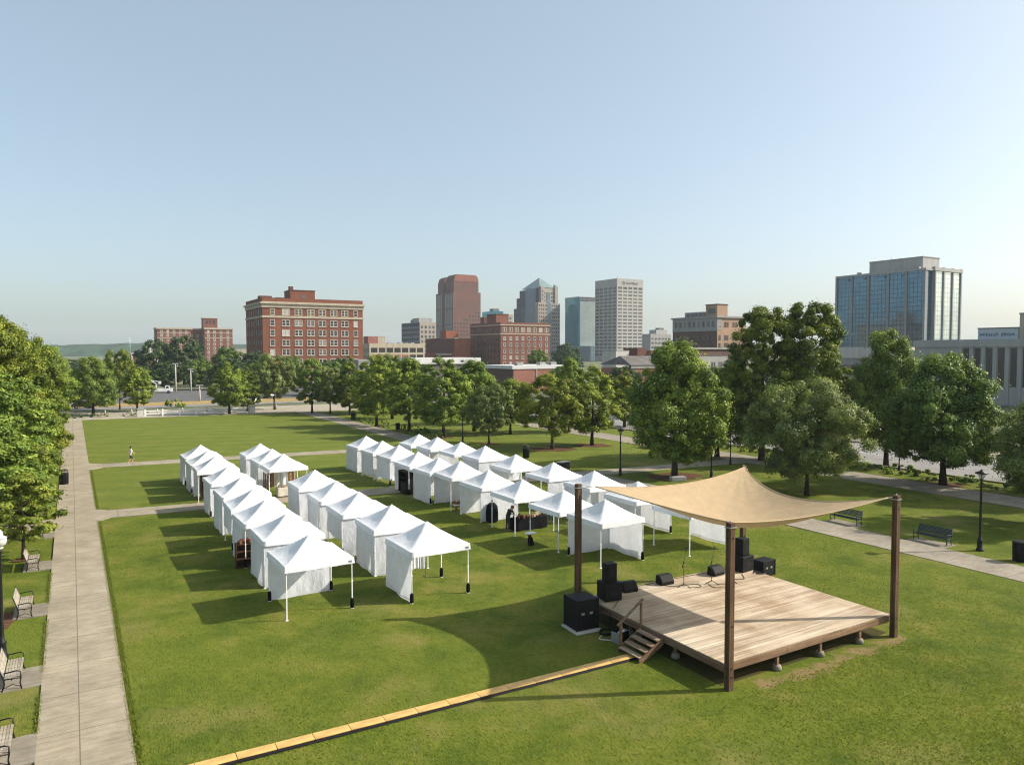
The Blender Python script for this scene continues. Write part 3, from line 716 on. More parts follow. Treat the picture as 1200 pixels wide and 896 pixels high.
def side_wall(side, z0, z1, a, b_, seed):
    rr = random.Random(seed); ph = rr.random()*40
    m = MB(); n = max(4, int(22*(b_-a)))
    def fn(u, v):
        t = -1+2*(a+(b_-a)*u)
        hang = (1-v)
        z = z0+(z1-z0)*v - (.035*math.sin(PI*u)*hang)
        off = 1.485+.030*noise.noise((t*2.6+ph, z*.7, 0))+hang*.045*math.sin(t*5+ph)+.02*noise.noise((t*6+ph, z*1.8, 3))
        tt = t*1.485
        if side == 'F': return (tt, -off, z)
        if side == 'B': return (-tt, off, z)
        if side == 'L': return (-off, -tt, z)
        return (off, tt, z)
    m.grid(fn, n, 12)
    # zip seam and bottom hem strip
    def hem(u, v):
        p = fn(u, .03+.03*v); k = 1.004; return (p[0]*k, p[1]*k, p[2])
    m.grid(hem, n, 1)
    return m.mesh('side_wall', 'wall_cloth')
FULL = (.03, EAVE-.12)
def tent(x, y, label, walls, weights='', group='white market tents', seed=0, cream=False):
    rr = random.Random(seed+900)
    t = thing('market_tent', label, 'tent', (x, y, 0), R(rr.uniform(-1.6, 1.6)), group)
    k = rr.uniform(.985, 1.02); t.scale = (1, 1, k)
    c = link('canopy', CAN[seed % 4], t, (0,0,0), (seed % 3)*PI/2)
    link('roof_truss', TRU, t)
    for i, (sx, sy) in enumerate(((-1,-1), (1,-1), (1,1), (-1,1))):
        l = link('leg', LEG, t, (sx*1.45, sy*1.45, 0))
        if 'SEXW'[i] in weights: link('weight_bag', WGT, l, (0,0,0), rr.random()*3)
    if 'E' in weights and 'X' in weights:
        m = MB(); m.box((1.36,-1.545,EAVE-.16), (.16,.012,.09)); m.box((1.36,-1.553,EAVE-.15), (.07,.006,.03)); m.build('label_patch', 'grey_metal', t)
    for j, wl in enumerate(walls):
        side, (z0, z1), a, b_ = wl
        link('side_wall', side_wall(side, z0, z1, a, b_, seed*7+j), t)
    return t
W = lambda s, z=FULL, a=0.0, b=1.0: (s, z, a, b)
HALF = (1.15, EAVE-.12); LOW = (.35, EAVE-.12)
# weights letters: S front-left, E front-right, X back-right, W back-left
rowA = [(9.10,33.25,[W('B')], 'WXE', 'white tent open on three sides with one back wall, nearest of the leftmost row'),
 (9.29,38.1,[W('L'), W('F', FULL, 0, .35), W('B')], '', 'closed white tent right behind the open nearest tent of the leftmost row'),
 (9.15,42.2,[W('L', FULL, .0, .8), W('B')], 'S', 'white tent of the leftmost row with a dark brown cabinet at its front left leg'),
 (9.25,45.9,[W('L', (.9, EAVE-.12)), W('R')], 'S', 'fourth white tent of the leftmost row, left wall cut short above the ground'),
 (9.39,50.3,[W('L'), W('F', FULL, 0, .5), W('B')], '', 'fifth white tent of the leftmost row with a full left wall'),
 (9.55,56.0,[W('L'), W('F', FULL, 0, .6), W('R')], 'S', 'white tent of the leftmost row standing just before the lower cross path'),
 (9.57,61.5,[W('B')], '', 'white tent with red brown goods inside, leftmost row, just past the lower cross path'),
 (9.57,65.6,[W('L'), W('F', FULL, 0, .4)], 'S', 'second farthest white tent of the leftmost row'),
 (9.60,69.6,[W('L'), W('F', FULL, 0, .5), W('B')], 'S', 'farthest white tent of the leftmost row')]
rowB = [(14.38,68.3,[W('L'), W('F', FULL, 0, .35), W('B')], '', 'farthest white tent of the second row from the left'),
 (14.42,63.9,[W('L'), W('F', FULL, 0, .3), W('B')], '', 'white tent between the open brown-goods tent and the farthest one, second row'),
 (14.42,60.0,[W('B', (.5, EAVE-.12), .35, .75)], '', 'open white tent of the second row with hanging brown blankets and a black bag'),
 (14.34,50.85,[W('L'), W('F', FULL, 0, .9), W('R')], '', 'creamy white closed tent of the second row, first before the lower cross path'),
 (14.35,46.0,[W('L'), W('F', FULL, 0, .35), W('B')], '', 'closed white tent of the second row between the creamy one and the half-walled one'),
 (14.31,41.6,[W('L', (.85, EAVE-.12)), W('F', FULL, .0, .6)], 'S', 'white tent of the second row with raised left wall and a gathered front curtain'),
 (14.6,37.2,[W('L'), W('F', FULL, 0, .45), W('B')], '', 'closed white tent right behind the nearest open tent of the second row'),
 (14.55,32.5,[W('L')], 'SEX', 'white tent with only its left wall, nearest of the second row')]
rowC = [(24.5,69.0,[W('L'), W('F'), W('B')], '', 'farthest white tent of the third row, closed walls'),
 (24.45,64.5,[W('L', (.25, EAVE-.12)), W('F'), W('B')], '', 'second farthest white tent of the third row'),
 (24.5,60.6,[W('L', (.5, EAVE-.12)), W('F', (.6, EAVE-.12))], 'S', 'white tent of the third row with raised walls, just past the tent of dark shelves'),
 (24.35,56.1,[W('B')], 'S', 'white tent of the third row with dark shelves and wooden crates inside'),
 (24.4,52.2,[W('L'), W('B')], 'S', 'white tent of the third row with flat full left wall beside the crate tent'),
 (24.8,49.3,[W('B'), W('R')], '', 'white tent of the third row open to the left over a low bench of goods'),
 (24.9,45.1,[W('F'), W('B')], '', 'white tent of the third row with a black garment bag before its front wall'),
 (24.9,40.6,[], '', 'open white tent over the black draped table, third row'),
 (25.1,36.2,[], '', 'open white tent without walls between the draped table and the nearest third row tent'),
 (25.33,32.5,[W('B'), W('R')], 'WE', 'white tent with back and right walls, nearest of the third row, left of the stage')]
rowD = [(29.7,68.2,[W('L', (.5, EAVE-.12)), W('R')], '', 'farthest white tent of the fourth row'),
 (30.0,64.5,[W('L', (.7, EAVE-.12)), W('F', FULL, .35, 1), W('B')], '', 'second farthest white tent of the fourth row'),
 (30.5,60.5,[W('R')], '', 'third farthest white tent of the fourth row with goods in the shade'),
 (30.8,56.4,[W('L', (.9, EAVE-.12)), W('F'), W('R')], '', 'white tent of the fourth row with full front wall behind the third row'),
 (30.4,50.6,[W('B', (.9, EAVE-.12))], '', 'open white tent of the fourth row on bare legs, trash bin beyond it'),
 (30.8,45.8,[W('F', (.2, EAVE-.12)), W('R')], '', 'white tent of the fourth row with brown goods on its left side'),
 (31.05,41.1,[W('L', (.9, EAVE-.12)), W('B'), W('R')], '', 'white tent of the fourth row just left of the sail, dark boxes inside'),
 (30.9,36.3,[W('B'), W('R')], 'E', 'white tent of the fourth row with only its tip above the shade sail'),
 (31.0,31.8,[W('R', (.25, EAVE-.12))], '', 'white tent hidden under the shade sail but for its legs and right wall')]
k = 0
for grp, rows in (('tents of the leftmost row', rowA), ('tents of the second row', rowB), ('tents of the third row', rowC), ('tents of the fourth row', rowD)):
    for (x, y, wl, wt, lab) in rows:
        tent(x, y, lab, wl, wt, grp, k); k += 1

# ------------------------------------------------------------------ market goods
def table(x, y, label, rz=0, size=(1.8,.75), cloth='white_cloth', drop=.68, name='market_table', group='tables in the tents'):
    t = thing(name, label, 'table', (x, y, 0), rz, group)
    a, b_ = size
    tb = MB(); tb.span((-a/2,-b_/2,.70), (a/2,b_/2,.735)); tb.build('tabletop', 'white_metal', t)
    for sx in (-1, 1):
        for sy in (-1, 1):
            l = MB(); l.tube([(sx*(a/2-.12), sy*(b_/2-.08), 0), (sx*(a/2-.12), sy*(b_/2-.08), .70)], .018, 6); l.build('leg', 'grey_metal', t)
    if cloth:
        c = MB()
        def fn(u, v):
            s = u*4; kk = int(min(3, s)); q = s-kk; cc = [(-1,-1), (1,-1), (1,1), (-1,1)]; p0 = cc[kk]; p1 = cc[(kk+1) % 4]
            px = p0[0]+(p1[0]-p0[0])*q; py = p0[1]+(p1[1]-p0[1])*q; f = .012+.03*v*(1+math.sin(u*70))
            return (px*(a/2+f), py*(b_/2+f), .742-drop*v)
        c.grid(fn, 72, 3); c.add([(-a/2-.012,-b_/2-.012,.742), (a/2+.012,-b_/2-.012,.742), (a/2+.012,b_/2+.012,.742), (-a/2-.012,b_/2+.012,.742)], [(0,1,2,3)])
        tag(c.build('tablecloth', cloth, None, (x, y, .001), rz), {'white_cloth': 'white', 'black_cloth': 'black', 'cream_cloth': 'cream', 'canvas': 'tan', 'blanket': 'brown'}[cloth]+' cloth draped over '+label, 'tablecloth', 'tablecloths in the tents')
    return t
def crate(x, y, z, label, s=(.55,.4,.3), rz=0, group='wooden crates in the tents'):
    t = thing('wooden_crate', label, 'crate', (x, y, z), rz, group); a, b_, h = s
    m = MB()
    for sy in (-1, 1):
        for q in range(3): m.box((0, sy*(b_/2-.01), h*(.18+.32*q)), (a, .02, h*.26))
    for sx in (-1, 1):
        for q in range(3): m.box((sx*(a/2-.01), 0, h*(.18+.32*q)), (.02, b_-.045, h*.26))
    m.build('slat_sides', 'crate', t); m = MB(); m.span((-a/2,-b_/2,0), (a/2,b_/2,.016)); m.build('bottom', 'crate', t)
    return t
GM = {}
def goods(x, y, z, label, mat, n, spread, seed, name='pot', sizes=(.10,.22), group=None):
    rr = random.Random(seed); n = min(n, 12)
    for i in range(n):
        s_ = rr.uniform(*sizes); boxy = rr.random() < .5
        key = (mat, boxy)
        if key not in GM:
            b = MB()
            if boxy: b.box((0,0,.45), (1.1,.9,.9))
            else: b.lathe([(.35,0), (.5,.4), (.42,.9), (.2,1.2)], 8)
            GM[key] = b.mesh('box' if boxy else 'pot', mat)
        px = spread[0]*(-1+2*(i+.5)/n) if spread[0] > spread[1] else rr.uniform(-spread[0], spread[0])
        py = spread[1]*(-1+2*(i+.5)/n) if spread[1] >= spread[0] else rr.uniform(-spread[1], spread[1])
        o = link('box' if boxy else 'pot', GM[key], None, (x+px, y+py, z), rr.random()*.6); o.scale = (s_, s_, s_)
        tag(o, label, 'goods', group or label)
def cabinet(x, y, w_, d_, h_, label, mat='brown_wood', rz=0, shelves=3, name='display_shelf'):
    t = thing(name, label, 'shelf', (x, y, 0), rz, 'display shelves in the tents')
    for sx in (-1, 1):
        m = MB(); m.span((sx*w_/2-.02,-d_/2,0), (sx*w_/2+.02,d_/2,h_)); m.build('side_panel', mat, t)
    m = MB(); m.span((-w_/2+.02,d_/2-.02,.02), (w_/2-.02,d_/2,h_-.02)); m.build('back_panel', mat, t)
    for q in range(shelves+1):
        m = MB(); z = .05+(h_-.1)*q/shelves; m.span((-w_/2+.021,-d_/2,z-.015), (w_/2-.021,d_/2-.021,z+.015)); m.build('shelf', mat, t)
    return t
cabinet(7.75,41.0,.9,.5,1.3,'dark brown wooden cabinet at the front left of the third tent of the leftmost row')
goods(7.75,41.0,1.3,'red and brown goods on top of the dark cabinet in the leftmost row','goods_red',10,(.35,.18),3)
cabinet(9.2,61.2,1.6,.5,1.9,'red brown shelf inside the leftmost row tent just past the cross path')
goods(9.2,60.95,.68,'red brown goods on the shelf past the cross path','goods_red',18,(.7,.12),4)
table(8.9,65.0,'table at the front of the second farthest tent, leftmost row',0,(1.6,.7),'white_cloth')
goods(8.9,65.0,.745,'small mixed goods on the white table, leftmost row','goods_mix',16,(.7,.25),5)
table(14.7,59.3,'cream covered table in the open tent of hanging blankets',0,(1.9,.75),'cream_cloth',.62)
goods(14.6,59.3,.745,'pale goods on the cream covered table','goods_mix',10,(.8,.28),6)
# blankets on a rail (left inside) and a cream drape
def rack(x, y, label, rz, mats, n, wd, name='garment_rack'):
    t = thing(name, label, 'rack', (x, y, 0), rz, 'racks of textiles in the tents')
    m = MB()
    for sx in (-1, 1): m.tube([(sx*wd/2,0,0), (sx*wd/2,0,1.75)], .016, 6); m.tube([(sx*wd/2,-.28,.02), (sx*wd/2,.28,.02)], .016, 6)
    m.tube([(-wd/2,0,1.75), (wd/2,0,1.75)], .016, 6); m.build('frame', 'grey_metal', t)
    for i in range(n):
        px = -wd/2+wd*(i+.5)/n; c = MB(); ww = wd/n*.45
        c.grid(lambda u, v: (px+(2*u-1)*ww, .03*math.sin(u*9+i)+(.05 if False else 0), 1.74-1.25*v-.05*math.sin(i*3)), 8, 6)
        c.build('textile', mats[i % len(mats)], t)
    return t
rack(13.15,60.6,'rail of brown patterned blankets inside the open tent of the second row',R(90),['blanket','goods_red','blanket'],3,2.0)
rack(14.5,61.2,'rail of brown and cream textiles at the back of the open second row tent',0,['blanket','cream_cloth','white_cloth'],4,2.2)
def bag(x, y, h, r, label, mat='black_cloth', name='duffel_bag'):
    t = thing(name, label, 'bag', (x, y, 0), 0.4)
    b = MB(); b.lathe([(r*.8,0), (r,.08), (r*1.02,h*.5), (r*.9,h*.85), (r*.5,h)], 12); b.build('body', mat, t)
    m = MB(); m.tube([(-r*.3,0,h*.97), (-r*.15,0,h*1.15), (r*.15,0,h*1.15), (r*.3,0,h*.97)], .02, 6); m.build('handle', mat, t); return t
bag(15.35,59.6,1.15,.36,'bulky black bag standing in the open tent of the second row')
bag(24.2,43.4,1.25,.42,'tall black garment bag before the front wall of a third row tent')
table(14.2,40.6,'dark covered table under the raised wall of the half-walled tent',0,(1.8,.7),'black_cloth')
# printed textile hanging at the back of the nearest tent of the second row
rack(14.3,34.4,'rail of white and grey printed textiles behind the nearest tent of the second row',0,['white_cloth','wall_cloth','goods_mix','white_cloth'],6,2.0)
# third row
table(24.3,59.4,'white table under the raised walls of the third row tent',0,(2.1,.7),'white_cloth',.25)
goods(24.3,59.4,.745,'small dark bottles on the white table of the third row','black',14,(.9,.2),21,sizes=(.06,.14))
cabinet(23.2,56.0,1.9,.5,1.75,'black shelving in the crate tent of the third row','black',R(-90))
tag(MB().span((-.02,-.55,0), (.02,.55,.95)).build('sign_board', 'black', None, (22.78,55.5,0)), 'plain black board leaning on the dark shelves of the crate tent', 'board')
for i, (x, y, z) in enumerate([(24.2,54.75,0), (24.85,54.75,0), (24.2,54.75,.3), (24.85,54.75,.3), (24.5,54.75,.6)]):
    crate(x, y, z, ['left wooden crate at the bottom of the crate stack', 'right wooden crate at the bottom of the crate stack', 'left wooden crate in the second layer of the stack', 'right wooden crate in the second layer of the stack', 'single wooden crate topping the stack'][i])
table(24.9,55.4,'tan covered table behind the stacked wooden crates',0,(2.0,.7),'canvas',.5)
def lowbench(x, y, label, rz=0, l=2.3):
    t = thing('wooden_bench', label, 'bench', (x, y, 0), rz)
    m = MB(); m.span((-l/2,-.2,.40), (l/2,.2,.45)); m.build('seat', 'white_metal', t)
    for sx in (-1, 1):
        m = MB(); m.span((sx*(l/2-.2)-.03,-.17,0), (sx*(l/2-.2)+.03,.17,.40)); m.build('leg', 'crate', t)
    return t
lowbench(24.6,47.7,'pale low bench of goods in front of the third row tent',0)
goods(24.6,47.7,.455,'red and brown pots in a line on the pale low bench','goods_red',16,(1.05,.10),23,sizes=(.14,.24))
goods(25.2,47.1,0,'dry plants and baskets on the grass before the pale low bench','goods_mix',12,(.8,.25),24)
table(25.35,40.6,'black draped long table of the open third row tent',R(0),(2.4,.75),'black_cloth',.72)
goods(24.9,40.6,.745,'brown pots and trays on the left of the black draped table','goods_red',12,(.6,.25),25)
goods(26.0,40.6,.745,'pale boxes on the right of the black draped table','goods_mix',6,(.4,.25),26)
def stool(x, y, label):
    t = thing('folding_stool', label, 'stool', (x, y, 0))
    m = MB(); m.box((0,0,.72), (.62,.4,.05)); m.build('tray', 'white_metal', t)
    for s in (-1, 1):
        m = MB(); m.bar((s*.2,-.15,0), (-s*.14,.15,.7), .07); m.build('leg', 'black', t)
    m = MB(); m.lathe([(.14,.0), (.17,.2), (.15,.42), (.08,.5)], 10); m.build('weight', 'black_cloth', t)
stool(23.2,36.95,'small black stand with white tray on the grass by the open third row tents')
# fourth row goods
for (x, y, lab, cl, gm, sd_) in [(29.6,59.6,'covered table of the third farthest tent, fourth row','blanket','goods_mix',31), (29.9,55.6,'brown covered table beside the full front wall, fourth row','blanket','goods_mix',32), (29.7,64.0,'table under the raised wall of the second farthest tent, fourth row','white_cloth','goods_mix',33),
                               (29.6,45.4,'brown covered table of the brown-goods tent, fourth row','blanket','goods_red',34), (29.9,50.2,'white table in the open fourth row tent on bare legs','white_cloth','goods_mix',35), (30.6,41.2,'table of dark boxes left of the shade sail','white_cloth','black',36)]:
    table(x, y, lab, R(90), (2.0,.7), cl, .6)
    goods(x, y, .745, ('dark box' if gm == 'black' else 'small craft item')+' on the '+lab.replace('covered table', 'table').replace(' in the open fourth row tent on bare legs', ' of the tent on bare legs').replace('beside the full front wall, fourth row', 'beside the full front wall').replace(' under the raised wall of the second farthest tent', ' under the raised wall'), gm, 14, (.25,.85), sd_)

# ------------------------------------------------------------------ people
def person(x, y, rz, label, J, cloth, hair, scale=1.0):
    """one skinned body over a joint skeleton; clothing colours are painted on the surface by zones"""
    names = list(J.keys()); ed = []
    me = bpy.data.meshes.new('person')
    par = {'spine': 'hip', 'chest': 'spine', 'neck': 'chest', 'head': 'neck', 'crown_top': 'head', 'sl': 'chest', 'el': 'sl', 'hl': 'el', 'fl': 'hl', 'sr': 'chest', 'er': 'sr', 'hr': 'er', 'fr': 'hr',
           'tl': 'hip', 'kl': 'tl', 'al': 'kl', 'ol': 'al', 'tr': 'hip', 'kr': 'tr', 'ar': 'kr', 'or': 'ar'}
    rad = {'hip': .15, 'spine': .135, 'chest': .15, 'neck': .058, 'head': .098, 'crown_top': .085, 'sl': .075, 'el': .048, 'hl': .034, 'fl': .028, 'sr': .075, 'er': .048, 'hr': .034, 'fr': .028,
           'tl': .095, 'kl': .065, 'al': .043, 'ol': .040, 'tr': .095, 'kr': .065, 'ar': .043, 'or': .040}
    order = ['hip']+[n_ for n_ in par]
    me.from_pydata([J[n_] for n_ in order], [(order.index(par[n_]), order.index(n_)) for n_ in par], [])
    o = bpy.data.objects.new('person', me); COL.objects.link(o)
    sk = o.modifiers.new('skin', 'SKIN'); sk.use_smooth_shade = True
    if not me.skin_vertices: me.skin_vertices.new()
    for i, n_ in enumerate(order):
        r_ = rad[n_]; me.skin_vertices[0].data[i].radius = (r_*(1.2 if n_ in ('hip', 'chest') else 1), r_)
        me.skin_vertices[0].data[i].use_root = (i == 0)
    ss = o.modifiers.new('sub', 'SUBSURF'); ss.levels = 1; ss.render_levels = 1
    dg = bpy.context.evaluated_depsgraph_get()
    nm_ = bpy.data.meshes.new_from_object(o.evaluated_get(dg))
    o.modifiers.clear(); o.data = nm_
    for c in cloth['mats']: nm_.materials.append(M[c])
    for p in nm_.polygons:
        c = p.center; p.material_index = cloth['zone'](c); p.use_smooth = True
    o.location = (x, y, 0); o.rotation_euler = (0, 0, rz); o.scale = (scale,)*3
    tag(o, label, 'person')
    h = Vector(J['head']); b = MB()
    b.lathe([(.085,-.02), (.112,.03), (.108,.09), (.07,.14), (.01,.155)], 12, 0, (h.x, h.y-.018, h.z))
    b.build('hair', hair, o)
    f = MB(); f.lathe([(.008,-.02), (.022,-.01), (.014,.02)], 6, 0, (h.x, h.y+.10, h.z-.02))
    for s in (-1, 1): f.lathe([(.01,-.03), (.022,0), (.012,.035)], 6, 0, (h.x+s*.10, h.y, h.z-.02))
    f.build('face', 'skin', o)
    return o
# x right, y forward (facing +y)
walkJ = dict(hip=(0,0,.93), spine=(0,.02,1.12), chest=(0,.03,1.34), neck=(0,.04,1.50), head=(0,.07,1.62), crown_top=(0,.07,1.70),
    sl=(-.19,.03,1.42), el=(-.24,-.12,1.17), hl=(-.23,-.02,.93), fl=(-.22,.04,.86), sr=(.19,.03,1.42), er=(.24,.14,1.18), hr=(.22,.32,1.03), fr=(.21,.38,.98),
    tl=(-.10,.02,.86), kl=(-.11,.24,.50), al=(-.11,.20,.09), ol=(-.11,.36,.045), tr=(.10,0,.86), kr=(.11,-.02,.47), ar=(.11,-.30,.13), **{'or': (.11,-.17,.045)})
def z_walk(c):
    if c.z > 1.48: return 0
    if abs(c.x) > .205 and c.z < 1.25: return 0
    if c.z > .93: return 1
    if c.z > .52: return 2
    return 0 if c.z > .1 else 3
person(5.0,84.77,R(-80),'person in white shirt and black shorts walking along the far cross path',walkJ,{'mats': ['skin','shirt_white','shorts_dark','shoe'], 'zone': z_walk},'hair')
standJ = dict(walkJ); standJ.update(kl=(-.11,.03,.48), al=(-.11,0,.08), ol=(-.11,.15,.045), tr=(.10,.01,.86), kr=(.11,.03,.48), ar=(.11,0,.08), er=(.25,.05,1.16), hr=(.20,.27,1.05), fr=(.18,.34,1.03), el=(-.25,.05,1.16), hl=(-.20,.27,1.05), fl=(-.18,.34,1.03))
standJ['or'] = (.11,.15,.045)
def z_jeans(c):
    if c.z > 1.48: return 0
    if c.y > .12 and c.z < 1.2 and c.z > .95: return 0
    if c.z > .92: return 1
    return 2 if c.z > .1 else 3
person(27.5,41.2,R(150),'person in white top and blue jeans at the right end of the black draped table',standJ,{'mats': ['skin','shirt_white','denim','shoe'], 'zone': z_jeans},'hair')
bendJ = dict(standJ); bendJ.update(spine=(0,.07,1.10), chest=(0,.20,1.27), neck=(0,.32,1.38), head=(0,.42,1.46), crown_top=(0,.47,1.53), sl=(-.19,.22,1.33), sr=(.19,.22,1.33), el=(-.23,.34,1.10), er=(.23,.34,1.10), hl=(-.16,.55,.98), hr=(.16,.55,.98), fl=(-.14,.62,.95), fr=(.14,.62,.95))
def z_dark(c):
    if c.z > 1.36 or (c.y > .38 and c.z < 1.1): return 0
    if c.z > .92: return 1
    return 2 if c.z > .1 else 3
person(23.75,40.55,R(-80),'auburn haired person in black leaning over the left end of the draped table',bendJ,{'mats': ['skin','shirt_black','shorts_dark','shoe'], 'zone': z_dark},'hair_red')

# ------------------------------------------------------------------ stage
X0, X1, Y0, Y1, ZD = 19.0, 28.4, 17.75, 25.85, .82
st = thing('wooden_stage', 'low square wooden stage with weathered deck boards under the shade sail', 'stage', (X0, Y0, 0))
LX, LY = X1-X0, Y1-Y0
rr = random.Random(5)
d = MB(); n = 58; pw = LY/n
for i in range(n):
    y = (i+.5)*pw; cuts = [0, LX*rr.choice([.38,.5,.62]), LX]
    for a, b_ in zip(cuts, cuts[1:]):
        d.box(((a+b_)/2, y, ZD-.02+rr.uniform(-.003,.003)), (b_-a-.006+(.02 if False else 0), pw-.008, .04), 0, rr.uniform(-.0004,.0004))
d.build('deck', 'deck', st)
def rim(a, b_, mat):
    m = MB(); m.span(a, b_); return bevel(m.build('rim_board', mat, st), .008, 1)
for q in range(3):
    xa, xb = LX*q/3, LX*(q+1)/3
    rim((xa+.004,-.045,ZD-.29), (xb-.004,-.003,ZD-.045), 'joist'); rim((xa+.004,LY+.003,ZD-.29), (xb-.004,LY+.045,ZD-.045), 'joist')
for q in range(2):
    ya, yb = LY*q/2, LY*(q+1)/2
    rim((-.045,ya-.0,ZD-.29), (-.003,yb-.006,ZD-.045), 'joist_y'); rim((LX+.003,ya,ZD-.29), (LX+.045,yb-.006,ZD-.045), 'joist_y')
for i in range(9):
    m = MB(); x = .5+(LX-1.0)*i/8; m.span((x-.025,.01,ZD-.25), (x+.025,LY-.01,ZD-.046)); m.build('joist', 'joist_y', st)
for ix in range(4):
    for iy in range(4):
        x = [.25, LX*.29, LX*.545, LX*.80][ix] if iy == 0 else .3+(LX-.6)*ix/3; y = .06 if iy == 0 else .12+(LY-.3)*iy/3
        if ix == 0 and iy == 0: continue
        p = MB(); p.span((x-.055,y-.045,.16), (x+.055,y+.045,ZD-.29 if iy in (0,) else ZD-.25)); pp = p.build('support_post', 'joist', st)
        m = MB(); m.lathe([(.17,-.02), (.165,.1), (.13,.17)], 10, 0, (x, y, 0)); m.build('concrete_footing', 'pad', pp)
# steps at the left side
sx, sy0, sy1 = X0-.06, 20.72, 22.02
stp = thing('wooden_steps', 'short wooden steps with one handrail up to the left side of the stage', 'steps', (sx, sy0, 0))
run, nst = .28, 4
for i in range(nst):
    z = ZD*(nst-i)/(nst+1)+.02; x = -.04-run*(i+.5)
    m = MB(); m.span((x-run/2+.005,.055,z-.04), (x+run/2-.005,sy1-sy0-.055,z)); m.build('tread', 'tread', stp)
for y in (0.0, sy1-sy0-.05):
    m = MB(); a = ZD-.05; L_ = run*nst+.06
    vs = [(-.01,y,ZD-.09), (-L_,y,.12), (-L_,y,0.0), (-L_+.22,y,0.0), (-.01,y,ZD-.36)]
    m.add(vs+[(x, y_+.05, z) for x, y_, z in vs], [(0,1,2,3,4), (9,8,7,6,5)]+[(i, i+5, (i+1) % 5+5, (i+1) % 5) for i in range(5)]); m.build('stringer', 'joist', stp)
hy = sy1-sy0+.03
hr_ = MB(); hr_.span((-run*nst+.1,hy-.04,0), (-run*nst+.19,hy+.05,1.02)); hr_.span((.0,hy-.04,.2), (.09-.03,hy+.05,ZD+.92)); hr_.build('rail_post', 'joist', stp)
hr_ = MB(); hr_.bar((-run*nst-.02,hy,.98), (.12,hy,ZD+.98), .10, .045); hr_.build('handrail', 'joist', stp)

# posts and shade sail
PP = [(19.0,17.56), (28.32,17.52), (28.95,25.95), (18.85,26.1)]
PL = ['front left timber post of the stage, nearest the camera', 'right timber post of the stage holding the sail by a rope', 'back timber post rising behind the speaker stack, topped by the sail peak', 'left timber post beside the big black box on the grass']
PH = 5.73
for (x, y), lab in zip(PP, PL):
    t = thing('timber_post', lab, 'post', (x, y, 0), 0, 'timber posts of the shade sail')
    for s in (-1, 1):
        m = MB(); m.span((-.118,s*.058-.055,-.05), (.118,s*.058+.055,PH+(.0 if s < 0 else -.006))); bevel(m.build('beam', 'timber', t), .012, 1)
    for z in (.45, .75, 2.2, 5.2):
        m = MB(); m.box((-.124,.0,z), (.014,.05,.05)); m.box((0,-.119,z), (.05,.014,.05)); m.build('bolt', 'black_metal', t)
    m = MB(); m.box((0,0,PH-.16), (.30,.28,.035)); m.tube([(0,0,PH-.1), (0,0,PH+.06)], .02, 6); m.build('eye_bracket', 'grey_metal', t)
SF = Vector((19.10,17.68,5.70)); SR = Vector((28.08,17.72,5.62)); SB = Vector((28.80,25.75,5.72)); SL = Vector((19.45,25.72,5.62))
def edge(a, b_, inw, down):
    mid = Vector((23.9,21.7,0))
    def f(t):
        p = a.lerp(b_, t); w_ = 4*t*(1-t); m = (a+b_)/2; i = Vector((mid.x-m.x, mid.y-m.y, 0)).normalized()
        return p+i*inw*w_+Vector((0,0,-down*w_))
    return f
eFR = edge(SF, SR, .35, .36); eRB = edge(SR, SB, 1.15, .62); eLB = edge(SL, SB, .45, .30); eFL = edge(SF, SL, .95, .36)
def sail_pt(u, v, off=0.0):
    c = eFR(u)*(1-v)+eLB(u)*v+eFL(v)*(1-u)+eRB(v)*u-(SF*(1-u)*(1-v)+SR*u*(1-v)+SL*(1-u)*v+SB*u*v)
    k = 16*u*(1-u)*v*(1-v); c.z -= .54*k
    # tension folds that fan out from the corners
    for (cu, cv) in ((0,0), (1,0), (1,1), (0,1)):
        du, dv = abs(u-cu), abs(v-cv); r_ = math.hypot(du, dv); a = math.atan2(dv, du)
        c.z += .034*math.sin(a*21+cu*2+cv)*math.exp(-r_*6.5)*min(1, r_*14)*math.sin(min(1, max(0, a/(PI/2)))*PI)
    c.z += .02*noise.noise((u*5, v*5, 2))*k
    return (c.x, c.y, c.z+off)
sl = thing('shade_sail', 'tan canvas shade sail stretched between four timber posts over the stage', 'shade sail', (0,0,0))
m = MB(); m.grid(lambda u, v: sail_pt(u, v), 72, 72); m.build('canvas', 'canvas', sl)
m = MB()
for fn in (lambda t: sail_pt(t, 0), lambda t: sail_pt(1, t), lambda t: sail_pt(t, 1), lambda t: sail_pt(0, t)):
    m.tube([fn(i/40) for i in range(41)], .022, 6)
m.build('edge_webbing', 'canvas', sl)
for c, (px, py) in ((SF, PP[0]), (SR, PP[1]), (SB, PP[2]), (SL, PP[3])):
    m = MB(); m.tube([c+Vector((0,0,0)), Vector((px, py, PH-.05))], .018, 6); m.tube([c, Vector((px, py, PH-.2))], .014, 6); m.build('corner_rope', 'rope', sl)

